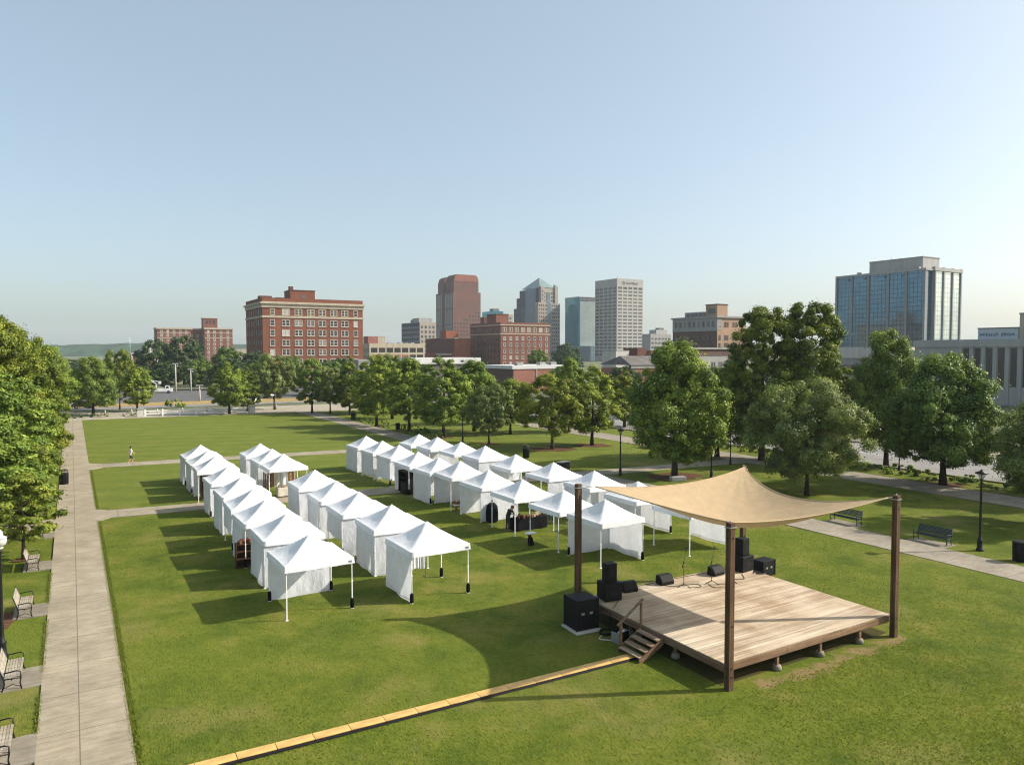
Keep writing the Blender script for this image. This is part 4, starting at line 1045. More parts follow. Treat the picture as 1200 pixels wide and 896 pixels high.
# ------------------------------------------------------------------ stage equipment
def speaker(x, y, z, w_, d_, h_, label, rz=0, name='loudspeaker', group='loudspeakers on the stage'):
    t = thing(name, label, 'speaker', (x, y, z), rz, group)
    m = MB(); m.span((-w_/2,-d_/2,.02), (w_/2,d_/2-.03,h_)); bevel(m.build('cabinet', 'black', t), .025, 2)
    m = MB(); m.span((-w_/2+.03,d_/2-.029,.05), (w_/2-.03,d_/2,h_-.03)); m.build('grille', 'grille', t)
    for s in (-1, 1):
        m = MB(); m.span((s*w_/2-.012,-.12,h_*.55), (s*w_/2+.012,.12,h_*.72)); m.build('handle', 'grille', t)
    m = MB(); m.span((-w_*.22,-d_/2-.012,h_*.3), (w_*.22,-d_/2-.001,h_*.62)); m.span((-w_*.1,-d_/2-.024,h_*.40), (-w_*.04,-d_/2-.0125,h_*.46)); m.build('connector_panel', 'grey_metal' if False else 'grille', t)
    for sx in (-1, 1):
        for sy in (-1, 1):
            m = MB(); m.lathe([(.03,0), (.03,.022)], 8, 0, (sx*(w_/2-.07), sy*(d_/2-.1), 0)); m.build('rubber_foot', 'black', t)
    return t
zd = ZD+.001
speaker(19.75,25.05,zd,.82,.78,.78,'black subwoofer on the deck at the left post',R(-8))
speaker(19.75,25.05,zd+.782,.50,.48,.80,'black loudspeaker on top of the left subwoofer',R(-8))
speaker(27.95,25.1,zd,.86,.78,.76,'black subwoofer on the deck at the back post',R(6))
speaker(27.95,25.1,zd+.762,.52,.50,.82,'black loudspeaker on top of the back subwoofer',R(6))
def monitor(x, y, rz, label):
    t = thing('stage_monitor', label, 'speaker', (x, y, zd), rz, 'stage monitors along the deck edge')
    m = MB(); prof = [(-.24,0), (.24,0), (.24,.14), (.05,.42), (-.20,.42)]
    w_ = .36
    vs = [(-w_, p[0], p[1]) for p in prof]+[(w_, p[0], p[1]) for p in prof]
    m.add(vs, [(0,1,2,3,4)[::-1], (5,6,7,8,9)]+[(i, (i+1) % 5, (i+1) % 5+5, i+5) for i in range(5)]); bevel(m.build('cabinet', 'black', t), .02, 2)
    g_ = MB(); g_.add([(-w_+.04,.246,.16), (w_-.04,.246,.16), (w_-.04,.068,.415), (-w_+.04,.068,.415)], [(0,1,2,3)]); g_.build('grille', 'grille', t)
    for s in (-1, 1):
        m = MB(); m.span((s*w_-.012,-.1,.16), (s*w_+.012,.06,.26)); m.build('handle', 'grille', t)
monitor(21.15,25.45,R(172),'black wedge monitor beside the left speaker stack')
monitor(23.25,25.4,R(176),'black wedge monitor between the first wedge and the microphone stands')
monitor(26.3,25.2,R(184),'black wedge monitor nearest the back speaker stack')
def mic(x, y, rz, label, h=1.15, tilt=.5):
    t = thing('microphone_stand', label, 'microphone stand', (x, y, zd), rz, 'microphone stands')
    for i in range(3):
        a = i*2*PI/3+.3; m = MB(); m.tube([(0,0,.16), (.36*math.cos(a), .36*math.sin(a), .012)], .014, 6); m.build('leg', 'black_metal', t)
    m = MB(); m.tube([(0,0,.1), (0,0,h)], .014, 7); m.lathe([(.024,h-.04), (.028,h), (.02,h+.04)], 8); m.build('pole', 'black_metal', t)
    b = MB(); p0 = Vector((-.30,0,h-.28*tilt)); p1 = Vector((.38,0,h+.75*tilt)); b.tube([p0, p1], .011, 6); b.lathe([(.026,-.05), (.026,.05)], 8, 0, p0)
    bm_ = b.build('boom_arm', 'black_metal', t)
    q = MB(); dd = (p1-p0).normalized(); q.tube([p1, p1+dd*.16], [.016,.022], 8); q.tube([p1+dd*.16, p1+dd*.20, p1+dd*.24], [.03,.034,.018], 8); q.build('microphone', 'black', bm_)
mic(23.66,24.6,R(35),'black microphone stand with raised boom, left one on the deck')
mic(25.1,24.3,R(30),'black microphone stand in front of the third wedge monitor', 1.0, .6)
def cable(pts, label, r=.012, mat='black', name='audio_cable'):
    m = MB(); P = [Vector(p) for p in pts]; out_ = []
    for i in range(len(P)-1):
        for k_ in range(6):
            t = k_/6; p0, p1, p2, p3 = P[max(i-1,0)], P[i], P[i+1], P[min(i+2, len(P)-1)]
            out_.append(.5*((2*p1)+(-p0+p2)*t+(2*p0-5*p1+4*p2-p3)*t*t+(-p0+3*p1-3*p2+p3)*t**3))
    out_.append(P[-1]); m.tube(out_, r, 6); return tag(m.build(name, mat), label, 'cable', 'cables of the stage')
zc = ZD+.014
cable([(27.4,24.6,zc), (26.9,24.0,zc), (26.4,24.2,zc), (26.1,23.7,zc)], 'black cable curling on the deck before the back speaker stack')
cable([(25.2,24.1,zc), (25.6,23.9,zc), (25.4,23.5,zc), (24.8,23.8,zc), (24.9,24.3,zc)], 'black cable looped round the foot of the right microphone stand')
cable([(23.7,24.4,zc), (24.3,24.2,zc), (24.4,24.6,zc), (23.3,24.9,zc), (23.0,25.3,zc)], 'black cable lying between the left microphone stand and a wedge')
cable([(20.2,25.3,zc), (20.9,25.68,zc), (23.2,25.72,zc), (26.2,25.62,zc), (27.6,25.5,zc)], 'black cable laid along the back edge of the deck')
cable([(28.2,24.6,zc+.02), (28.5,24.1,zc+.02), (28.1,24.2,zc+.02), (28.35,24.5,zc+.02), (28.0,24.4,zc+.03)], 'coil of black cable on the deck right of the back subwoofer', .03)
cable([(19.9,24.6,zc), (19.4,24.2,zc), (18.94,23.9,ZD-.1), (18.9,23.85,.03), (18.6,23.5,.03)], 'black cable dropping over the left edge of the deck')
# road case and the big box on the grass
def roadcase(x, y, z, w_, d_, h_, label, rz=0):
    t = thing('road_case', label, 'case', (x, y, z), rz)
    m = MB(); m.span((-w_/2,-d_/2,0), (w_/2,d_/2,h_)); bevel(m.build('body', 'black', t), .02, 2)
    m = MB()
    for sx_ in (-1, 1):
        for sy_ in (-1, 1): m.box((sx_*w_/2, sy_*d_/2, h_/2), (.04,.04,h_+.01))
    m.build('corner_trim', 'grille', t)
    for qx in (.16, -.22):
        m = MB(); m.box((w_*qx,-d_/2-.012,h_*.55), (.14,.022,.09)); m.build('latch', 'grey_metal', t)
    return t
roadcase(30.45,25.9,0,.95,.7,.8,'black road case on the grass behind the back speaker stack',R(4))
roadcase(18.05,24.75,.06,1.05,1.0,1.25,'big black cubic case on a white board beside the left post',R(-4))
tag(bevel(MB().span((-.62,-.62,.0), (.62,.62,.06)).build('base_board', 'white_wall', None, (18.0,24.65,0), R(-4)), .01, 1), 'flat white board on the grass under the big black case', 'board')
t = thing('cable_crate', 'grey crate of cables on the grass at the foot of the stage steps', 'crate', (18.5,22.75,0), R(10))
m = MB(); m.span((-.3,-.2,0), (.3,.2,.05)); m.build('bottom', 'grey_metal', t)
for s in (-1, 1):
    m = MB(); m.span((s*.3-.015,-.2,.051), (s*.3+.015,.2,.42)); m.build('side_panel', 'grey_metal', t)
    m = MB(); m.span((-.284,s*.2-.015,.051), (.284,s*.2+.015,.42)); m.build('side_panel', 'black', t)
cable([(18.55,22.8,.2), (18.4,22.7,.38), (18.6,22.65,.42), (18.7,22.8,.38), (18.5,22.9,.30)], 'white cable coiled in the grey crate', .03, 'white_metal')
cable([(18.5,24.0,.04), (18.2,23.6,.05), (18.6,23.4,.06), (18.9,23.8,.05), (18.4,23.9,.09), (18.3,23.5,.08), (18.8,23.5,.09), (18.6,23.9,.10)], 'tangle of black cable on the grass behind the big black case', .035)
cable([(18.3,23.6,.03), (17.9,23.3,.03), (18.2,22.95,.03)], 'pale cable running over the grass to the grey crate', .015, 'white_metal')
# yellow cable protector across the lawn
for i in range(15):
    a = 1.6+i*1.09; yq = 21.62-.022*(a-3)
    t = thing('cable_ramp', 'yellow topped segment of the cable protector laid across the lawn', 'cable ramp', (a+.545, yq, .012), R(-1.3+.5*math.sin(i*2.3)), 'segments of the cable protector')
    m = MB(); vs = [(-.54,-.27,0), (.54,-.27,0), (.54,-.17,.05), (-.54,-.17,.05), (-.54,.17,.05), (.54,.17,.05), (.54,.27,0), (-.54,.27,0)]
    m.add(vs, [(0,1,2,3), (4,5,6,7), (3,2,5,4), (0,3,4,7), (1,6,5,2), (0,7,6,1)]); m.build('base', 'black', t)
    m = MB(); m.span((-.535,-.19,.051), (.535,.19,.068)); m.build('lid', 'yellow', t)

# ------------------------------------------------------------------ park furniture
def make_bench(label, x, y, rz, slat, frame, group, lw=1.75):
    """seat faces +y before rotation"""
    t = thing('park_bench', label, 'bench', (x, y, 0), rz, group)
    m = MB()
    for i in range(6): m.span((-lw/2,-.22+i*.082,.43), (lw/2,-.22+i*.082+.066,.457))
    m.build('seat', slat, t)
    m = MB()
    for i in range(6):
        z = .52+i*.072; yy = -.27-.035*i*.72; m.box((0, yy, z+.02), (lw, .024, .060), 0, rot=Matrix.Rotation(R(18), 3, 'X'))
    m.build('backrest', slat, t)
    for s in (-1, 1):
        q = MB(); xx = s*(lw/2+.012)
        q.tube([(xx,.27,0), (xx,.22,.22), (xx,.25,.42), (xx,.24,.62), (xx,.14,.66), (xx,-.25,.63)], .022, 6)
        q.tube([(xx,-.30,0), (xx,-.22,.25), (xx,-.25,.45), (xx,-.42,.98)], .024, 6)
        q.tube([(xx,.23,.40), (xx,-.24,.42)], .02, 6); q.tube([(xx,.24,.1), (xx,0,.22), (xx,-.26,.12)], .014, 6)
        q.build('arm_frame', frame, t)
    q = MB(); q.tube([(-lw/2,-.02,.36), (lw/2,-.02,.36)], .016, 6); q.build('stretcher', frame, t)
    return t
LB = [('grey slatted bench at the bottom left picture corner beside the promenade', 25.2), ('grey slatted bench second from the picture bottom, by the lamp post base', 30.8), ('grey slatted bench on the left path, third from the picture bottom, by the brown mulch', 38.7), ('grey slatted bench on the left path next to the young tree trunk', 46.7), ('grey slatted bench half hidden under the young tree branches', 54.4)]
for lab, y in LB:
    make_bench(lab, -1.95, y, R(-90), 'bench_slat', 'black_metal', 'benches along the left promenade', 1.78)
    sheet('bench_pad', rect(-2.4,y-.92,-1.12,y+.92), .028, 'pad', thick=.06)
for lab, y in [('dark blue metal bench on the right path, nearer the sail', 30.9), ('dark blue metal bench on the right path, nearer the black lamp post', 25.1)]:
    make_bench(lab, 44.25, y, R(90), 'navy_metal', 'navy_metal', 'benches along the right path', 1.95)
    sheet('bench_pad', rect(43.45,y-1.15,44.8,y+1.15), .026, 'pad', thick=.06)
def lamp(x, y, label, s=1.0, kind_='lantern', rz=0):
    t = thing('street_lamp', label, 'street lamp', (x, y, 0), rz, 'black lamp posts of the park'); t.scale = (s, s, s)
    m = MB(); m.lathe([(.20,0), (.20,.10), (.15,.16), (.13,.55), (.16,.60), (.10,.68), (.075,.9), (.055,4.05), (.08,4.08), (.08,4.14), (.05,4.18)], 12); m.build('pole', 'black_metal', t)
    if kind_ == 'globe':
        m = MB(); m.lathe([(.10,4.18), (.14,4.24), (.08,4.28)], 14); m.build('collar', 'lamp_cap', t)
        m = MB(); m.lathe([(.08,4.28), (.22,4.36), (.25,4.50), (.235,4.60)], 16); m.build('globe', 'lamp_glass', t)
        m = MB(); m.lathe([(.265,4.60), (.25,4.63), (.13,4.70), (.12,4.84), (.05,4.92)], 16); m.build('cap', 'lamp_cap', t)
    else:
        m = MB(); m.lathe([(.07,4.18), (.13,4.30), (.16,4.46)], 6, smooth=False); m.build('lamp_shade', 'lamp_glass', t)
        m = MB(); m.lathe([(.34,4.46), (.34,4.52), (.10,4.62), (.04,4.72)], 14); m.build('cap', 'black_metal', t)
        m = MB()
        for k_ in range(4): a = k_*PI/2+.4; m.tube([(.07*math.cos(a), .07*math.sin(a), 4.16), (.22*math.cos(a), .22*math.sin(a), 4.46)], .016, 6)
        m.build('bracket', 'black_metal', t)
lamp(-2.45,33.3,'black lamp post with white globe at the left picture edge',.985,'globe')
lamp(44.8,22.65,'black lamp post with white lantern beside the right path and bench',1.0)
lamp(43.4,53.5,'black lamp post on the lawn between the bright maple and the great oak',.93)
lamp(49.6,48.2,'lamp post partly hidden by the sail, right of the great oak trunk',.95)
lamp(69.4-1.2,42.0,'lamp post in the shrub strip left of the thick trunk by the street',.8)
lamp(66.4,49.5,'lamp post in the shrub strip just right of the rounded olive tree',.8)
lamp(42.6,84.0,'thin lamp post under the trees behind the fourth tent row',.92)
lamp(57.2,53.0,'short lamp post where the path meets the sidewalk behind the sail',.75)
def bin_(x, y, label, s=1.0, lid=True):
    t = thing('trash_bin', label, 'trash bin', (x, y, 0), 0, 'black trash bins of the park'); t.scale = (s, s, s)
    m = MB(); m.lathe([(.27,.04), (.29,.06), (.30,.85), (.29,.88)], 18)
    m.build('body', 'black_metal', t)
    q = MB()
    for k_ in range(18):
        a = 2*PI*k_/18; q.bar((.312*math.cos(a), .312*math.sin(a), .04), (.325*math.cos(a), .325*math.sin(a), .90), .03)
    q.build('slats', 'black_metal', t)
    q = MB(); q.lathe([(.34,.90), (.345,.94), (.30,.97), (.16,.975)], 18); q.build('rim', 'black_metal', t)
    if lid: q = MB(); q.lathe([(.33,1.12), (.34,1.16), (.18,1.26), (.03,1.28)], 18); [q.bar((.28*math.cos(a), .28*math.sin(a), .95), (.28*math.cos(a), .28*math.sin(a), 1.13), .03) for a in (0, 2.1, 4.2)]; q.build('lid', 'black_metal', t)
bin_(44.45,20.35,'open black trash bin at the right picture edge beside the path',1.15,False)
bin_(-.75,74.4,'black lidded trash bin on the left edge of the promenade',1.05)
bin_(41.9,67.6,'black lidded trash bin on the grass behind the open fourth row tent',1.1)
bin_(40.9,101.6,'black trash bin among the dark shrubs of the diagonal path',1.0,False)
bin_(40.5,120.3,'black trash bin at the top end of the diagonal path',1.15)
cable_box = thing('utility_box', 'low dark utility box on the grass near the bright maple', 'utility box', (41.0,59.2,0), .3)
m = MB(); m.span((-.6,-.35,0), (.6,.35,.7)); bevel(m.build('body', 'black_metal', cable_box), .04, 2); m = MB(); m.span((-.64,-.39,.70), (.64,.39,.76)); m.build('lid', 'grey_metal', cable_box)
t = thing('stone_block', 'grey stone slab lying at the foot of the great oak', 'stone', (46.0,48.7,0), -.3); m = MB(); m.span((-.7,-.3,0), (.7,.3,.4)); bevel(m.build('slab', 'stone', t), .05, 2)
# rail barrier at the end of the field
rl = thing('rail_barrier', 'long white post and rail barrier along the far end of the lawn', 'barrier', (11.0,144.6,0), R(-5.2))
nb_ = 7
for i in range(nb_):
    m = MB(); m.span((i*2.75-.13,-.13,0), (i*2.75+.13,.13,1.25)); m.build('post', 'white_metal', rl)
    if i < nb_-1:
        for z in (.45, .95):
            m = MB(); m.span((i*2.75+.131,-.04,z-.09), (i*2.75+2.619,.04,z+.09)); m.build('rail', 'white_metal', rl)
for x, y, lab in [(10.2,144.6,'white block pillar at the left end of the rail barrier'), (28.6,142.6,'white block pillar at the right end of the rail barrier')]:
    t = thing('stone_pillar', lab, 'pillar', (x, y, 0)); m = MB(); m.span((-.5,-.5,0), (.5,.5,1.3)); m.build('shaft', 'white_wall', t); m = MB(); m.span((-.58,-.58,1.3), (.58,.58,1.45)); m.build('cap', 'stone', t)
# bollards on the plaza
for i in range(8):
    tag(MB().lathe([(.13,0), (.13,.8), (.10,.92), (.02,.96)], 10).build('bollard', 'white_wall', None, (5+i*4.2, 150.5-.3*i, .02)), 'pale bollard on the plaza behind the rail barrier', 'bollard', 'bollards on the far plaza')

# ------------------------------------------------------------------ vehicles and poles
def car(x, y, rz, mat, label, z=0.0):
    t = thing('parked_car', label, 'car', (x, y, z), rz, 'cars on the streets')
    prof = [(-2.15,.35), (-2.2,.62), (-2.1,.88), (-1.5,.94), (-.9,1.38), (.45,1.42), (1.15,.98), (2.0,.84), (2.2,.62), (2.15,.33)]
    b = MB(); W_ = .86
    def hw(z_): return W_*(1 if z_ < .95 else .80)
    vs = [(px, -hw(pz), pz) for px, pz in prof]+[(px, hw(pz), pz) for px, pz in prof]; n_ = len(prof)
    b.add(vs, [tuple(range(n_)), tuple(range(2*n_-1, n_-1, -1))]+[(i+1, i, i+n_, i+1+n_) for i in range(n_-1)]+[(0, n_-1, 2*n_-1, n_)]); bevel(b.build('body', mat, t), .06, 2)
    g_ = MB()
    for s in (-1, 1):
        vv = [(-1.38,s*.80,.97), (-.86,s*.71,1.32), (.40,s*.71,1.36), (1.0,s*.80,1.0)]; g_.add([(p[0], p[1]+s*.03, p[2]) for p in vv], [(0,1,2,3)])
    g_.add([(1.13,-.66,1.03), (1.13,.66,1.03), (.52,.60,1.40), (.52,-.60,1.40)], [(0,1,2,3)]); g_.add([(-1.47,-.66,.99), (-1.47,.66,.99), (-.95,.60,1.37), (-.95,-.60,1.37)], [(0,1,2,3)])
    g_.build('window', 'glass_dark', t)
    for sx_ in (-1.35, 1.35):
        for s in (-1, 1):
            q = MB(); q.tube([(sx_, s*.70, .33), (sx_, s*.90, .33)], .33, 16); wq = q.build('wheel', 'tyre', t)
            q = MB(); q.tube([(sx_, s*.88, .33), (sx_, s*.915, .33)], .19, 12); q.build('rim', 'grey_metal', wq)
    return t
car(60.7,66.8,R(0),'car_white','white car showing under the great oak crown near the sidewalk',.0)
car(79.5,62.0,R(90),'car_grey','grey car on the street seen under the dark trees')
car(73.5,30.5,R(90),'car_dark','dark car by the kerb at the right picture edge')
car(2.0,171.5,R(2),'car_dark','dark car on the street behind the far rail barrier')
car(34.0,170.5,R(2),'car_white','white car on the street behind the narrow yellow-green tree')
car(42.0,186.5,R(20),'car_grey','grey car in the lot beyond the row of park trees')
car(55.0,150.0,R(60),'car_white','white car parked by the plaza behind the row of park trees')
# bucket truck beyond the median
t = thing('utility_truck', 'white utility truck with folded boom in the lot beyond the street', 'truck', (20.6,222,0), R(-10)); t.scale = (.8,.8,.8)
m = MB(); m.prism([(-3.4,-1.1), (1.6,-1.1), (1.6,1.1), (-3.4,1.1)], .7, 1.7); m.build('bed', 'car_white', t)
m = MB(); vs = [(1.7,.6), (4.0,.6), (4.0,1.5), (3.3,1.75), (2.9,2.6), (1.7,2.6)]
m.add([(a, -1.05, z) for a, z in vs]+[(a, 1.05, z) for a, z in vs], [tuple(range(6)), tuple(range(11,5,-1))]+[((i+1) % 6, i, i+6, (i+1) % 6+6) for i in range(6)]); m.build('cab', 'car_white', t)
m = MB(); m.add([(2.0,-1.07,1.7), (2.8,-1.07,1.7), (2.7,-1.07,2.4), (2.0,-1.07,2.4)], [(0,1,2,3)]); m.add([(3.36,-.9,1.8), (3.36,.9,1.8), (2.98,.9,2.5), (2.98,-.9,2.5)], [(0,1,2,3)]); m.build('window', 'glass_dark', t)
for xx in (-2.3, 2.7):
    for s in (-1, 1): m = MB(); m.tube([(xx, s*.75, .48), (xx, s*1.12, .48)], .48, 14); m.build('wheel', 'tyre', t)
m = MB(); m.bar((-1.2,0,1.7), (-1.0,0,3.2), .4); m.bar((-1.0,0,3.2), (-3.2,0,4.6), .3); m.bar((-3.2,0,4.6), (-.2,0,3.9), .25); m.span((-.4,-.4,3.2), (.4,.4,4.1)); m.build('boom', 'car_white', t)
for x, y, h, lab in [(25.0,226,7.9,'tall pale pole with small head left of the other pole beyond the far street'), (28.9,226,6.3,'pale pole with lamp heads right of the utility truck'), (25.1,182,3.6,'short grey signal pole on the median')]:
    t = thing('utility_pole', lab, 'pole', (x, y, 0)); m = MB(); m.lathe([(.22,0), (.18,h*.5), (.14,h)], 10); m.build('pole', 'white_wall', t)
    m = MB(); m.box((0,0,h+.05), (1.6,.4,.25)); m.box((.5,0,h-.6), (.5,.4,.4)); m.build('lamp_head', 'grey_metal', t)
# radio mast on the hill
t = thing('radio_mast', 'thin radio mast on the hill left of the brick hotel', 'mast', (89,1459,0)); m = MB(); m.lathe([(1.0,0), (.7,20), (.4,39)], 6); m.build('mast', 'grey_metal', t)
# ------------------------------------------------------------------ buildings (local origin: the corner nearest the camera; south face y=0, west face x=0)
WM = {}
def win_mesh(w_, h_, frame, glass, ft=.16, sill=True, split=0, rows=1):
    key = (w_, h_, frame, glass, ft, sill, split, rows)
    if key in WM: return WM[key]
    m = MB()
    if frame:
        for s in (-1, 1): m.span((s*w_/2-(ft if s > 0 else 0), -.10, 0), (s*w_/2+(ft if s < 0 else 0), .04, h_), 1)
        m.span((-w_/2+ft,-.10,h_-ft), (w_/2-ft,.04,h_), 1); m.span((-w_/2+ft,-.10,0), (w_/2-ft,.04,ft), 1)
        for q in range(split):
            xx = -w_/2+w_*(q+1)/(split+1); m.span((xx-ft*.8,-.09,ft), (xx+ft*.8,.04,h_-ft), 1)
        for q in range(rows-1):
            z = h_*(q+1)/rows; m.span((-w_/2+ft,-.07,z-ft*.3), (w_/2-ft,.02,z+ft*.3), 1)
        if sill: m.span((-w_/2-.12,-.22,-.16), (w_/2+.12,.04,-.002), 1)
        m.add([(-w_/2+ft,-.03,ft), (w_/2-ft,-.03,ft), (w_/2-ft,-.03,h_-ft), (-w_/2+ft,-.03,h_-ft)], [(0,1,2,3)], 0)
    else:
        m.span((-w_/2,-.03,0), (w_/2,.05,h_), 0)
    WM[key] = m.mesh('window', [glass, frame or glass]); return WM[key]
class Bld:
    def __init__(s, name, label, cx, cy_, cat='building', group=None):
        s.t = thing(name, label, cat, (cx, cy_, 0), 0, group); s.wins = []
    def box(s, name, a, b_, mat):
        m = MB(); m.span(a, b_); return m.build(name, mat, s.t)
    def W(s, face, x, z, me, off=0.0):
        """face S: x along +x on plane y=off; face W: x along +y on plane x=off"""
        s.wins.append((face, x, z, me, off))
    def grid(s, face, xs, zs, me, off=0.0):
        for z in zs:
            for x in xs: s.W(face, x, z, me, off)
    def done(s, cap=100, name='window'):
        zs = sorted(s.wins, key=lambda q: -q[2])
        for f, x, z, me, off in zs[:cap]:
            link(name, me, s.t, (x, off, z) if f == 'S' else (off, x, z), 0 if f == 'S' else -PI/2)
        rest = zs[cap:]
        if rest:
            vs = []; fs = []; mi = []; mats = []
            for f, x, z, me, off in rest:
                o = len(vs); mt = Matrix.Translation((x, off, z) if f == 'S' else (off, x, z)) @ Matrix.Rotation(0 if f == 'S' else -PI/2, 4, 'Z')
                vs += [tuple(mt @ v.co) for v in me.vertices]
                for p in me.polygons:
                    fs.append(tuple(i+o for i in p.vertices)); mm = me.materials[p.material_index]
                    if mm not in mats: mats.append(mm)
                    mi.append(mats.index(mm))
            me2 = bpy.data.meshes.new('windows_rest'); me2.from_pydata(vs, [], fs)
            for mm in mats: me2.materials.append(mm)
            me2.polygons.foreach_set('material_index', mi); me2.update()
            o = link('lower_windows', me2, s.t); o['kind'] = 'stuff'
        s.wins = []
def body(B, L, Wd, h, mat, roof='roof', par=.9, pt=.35, z0=-1):
    B.box('wall', (0,0,z0), (L,Wd,h-par), mat)
    B.box('roof', (pt,pt,h-par), (L-pt,Wd-pt,h-par+.12), roof)
    m = MB(); m.span((0,0,h-par+.001), (L,pt-.002,h)); m.span((0,Wd-pt+.002,h-par+.001), (L,Wd,h)); m.span((0,pt,h-par+.001), (pt-.002,Wd-pt,h)); m.span((L-pt+.002,pt,h-par+.001), (L,Wd-pt,h))
    m.build('parapet', mat, B.t)
def band(B, name, L, Wd, z0, z1, out_, mat, x0=0.0, y0=0.0):
    m = MB(); o = out_
    m.span((x0-o,y0-o,z0), (L+o,y0-.005,z1)); m.span((x0-o,Wd+.005,z0), (L+o,Wd+o,z1)); m.span((x0-o,y0-.004,z0), (x0-.005,Wd+.004,z1)); m.span((L+.005,y0-.004,z0), (L+o,Wd+.004,z1))
    return m.build(name, mat, B.t)
lin = lambda a, b_, n: [a+(b_-a)*i/(n-1) for i in range(n)]

# big brick block
B = Bld('brick_building', 'large red brick block with cream cornice and paired white windows', 64.5, 299.0)
L, Wd, h = 40.6, 31.7, 32.3
body(B, L, Wd, h, 'brick', 'roof', 1.4)
band(B, 'cornice', L, Wd, 29.9, 30.5, .9, 'cream'); band(B, 'frieze', L, Wd, 28.5, 29.899, .35, 'cream'); band(B, 'cornice', L, Wd, 30.501, 30.8, .5, 'cream')
band(B, 'string_course', L, Wd, 24.5, 25.3, .25, 'cream'); band(B, 'string_course', L, Wd, 5.3, 6.0, .25, 'cream')
d2 = win_mesh(3.1, 2.5, 'frame_white', 'glass', .2, True, 1, 2); s1 = win_mesh(1.9, 2.5, 'frame_white', 'glass', .2, True, 0, 2); t2 = win_mesh(3.1, 2.7, 'cream', 'glass', .32, False, 1, 2); t1 = win_mesh(1.9, 2.7, 'cream', 'glass', .3, False, 0, 2)
dk = win_mesh(1.5, 2.4, 'frame_dark', 'glass_dark', .14, False, 0, 2); dkt = win_mesh(1.5, 2.7, 'frame_dark', 'glass_dark', .14, False, 0, 2)
dx = [8.9, 13.9, 18.8, 23.5, 28.2, 32.8]; sx_ = [3.7, 37.5]
for z in (21.3, 17.4, 13.5, 9.7): B.grid('S', dx, [z], d2); B.grid('S', sx_, [z], s1)
B.grid('S', dx, [6.3], win_mesh(3.1, 2.0, 'frame_white', 'glass', .2, False, 1, 1)); B.grid('S', sx_, [6.3], win_mesh(1.9, 2.0, 'frame_white', 'glass', .2, False, 0, 1))
B.grid('S', dx, [25.45], t2); B.grid('S', sx_, [25.45], t1)
B.grid('W', lin(2.6, 29, 7), [6.3, 9.7, 13.5, 17.4, 21.3], dk); B.grid('W', lin(2.6, 29, 7), [25.45], dkt)
B.grid('S', lin(3, 37.5, 8), [1.0], win_mesh(3.6, 3.4, 'cream', 'glass_dark', .25, False, 2, 1))
B.done()
p = B.box('penthouse', (12.6,7,h-1.35), (22.6,17,36.0), 'brick'); m = MB(); m.span((12.4,6.8,36.001), (22.8,17.2,36.3)); m.build('coping', 'brick_dark', p)
m = MB(); m.span((17.0,6.9,h+.6), (18.8,6.99,h+2.0)); m.build('door', 'frame_dark', p)
m = MB(); m.span((12.8,9,36.3), (14.3,11,37.8)); m.build('chimney', 'brick_dark', p)
B.box('roof_house', (1.0,9,h-1.2), (5.8,13,33.6), 'brick_dark'); B.box('roof_house', (7.5,10,h-1.2), (11.4,14,33.2), 'roof_dark')

# hotel far left
B = Bld('brick_hotel', 'distant brick hotel with two wings and a rooftop tower, on the left skyline', 56.2, 617.9)
h = 29.4
B.box('wall', (0,8,-1), (52.9,24,h-.6), 'brick_hotel'); B.box('wing', (0,0,-1), (22.6,7.99,h-.6), 'brick_hotel'); B.box('wing', (32.5,-6,-1), (52.9,7.99,h-.6), 'brick_hotel')
for x0, y0, x1 in ((-.6,-.6,23.0), (32.0,-6.6,53.5), (23.1,7.4,31.9)):
    B.box('cornice', (x0,y0,h-1.4), (x1,y0+.58,h-.2), 'cream')
B.box('cornice', (-.6,-.01,h-1.4), (-.02,24,h-.2), 'cream'); B.box('roof', (0.1,8.1,h-.599), (52.8,23.9,h-.3), 'roof'); B.box('roof', (.1,.05,h-.599), (22.5,7.9,h-.35), 'roof'); B.box('roof', (32.6,-5.9,h-.599), (52.8,7.9,h-.35), 'roof')
B.box('string_course', (0,-.2,21.2), (22.6,-.003,21.7), 'cream'); B.box('string_course', (32.5,-6.2,21.2), (52.9,-6.003,21.7), 'cream'); B.box('string_course', (0,-.2,25.0), (22.6,-.003,25.4), 'cream'); B.box('string_course', (32.5,-6.2,25.0), (52.9,-6.003,25.4), 'cream')
hw_ = win_mesh(1.7, 2.0, 'frame_white', 'glass', .3, True, 0, 2)
zz = [3, 6.2, 9.4, 12.6, 15.8, 19.0, 22.4, 25.8-.3]
for z in zz: B.grid('S', [3, 7.3, 11.6, 15.9, 20.2], [z], hw_); B.grid('S', [35.2, 39.6, 44.4, 49.4], [z], hw_, -6)
B.grid('S', [25, 29.5], zz[:7], hw_, 8); B.grid('W', [-3.5, 2.0], zz[2:7], hw_, 32.5)
B.done()
tw = B.box('rooftop_tower', (33,4,h-.3), (43.5,13,h+7.4), 'brick_hotel'); m = MB(); m.span((32.6,3.6,h+7.401), (43.9,13.4,h+8.0)); m.build('coping', 'cream', tw)
for x in (35.6, 38.2, 41.0): m = MB(); m.span((x-.7,3.92,h+3.2), (x+.7,3.99,h+5.8)); m.build('window', 'glass_dark', tw)
B.box('ground_floor', (-1,-2,-1), (24,-.25,4.6), 'white_wall')

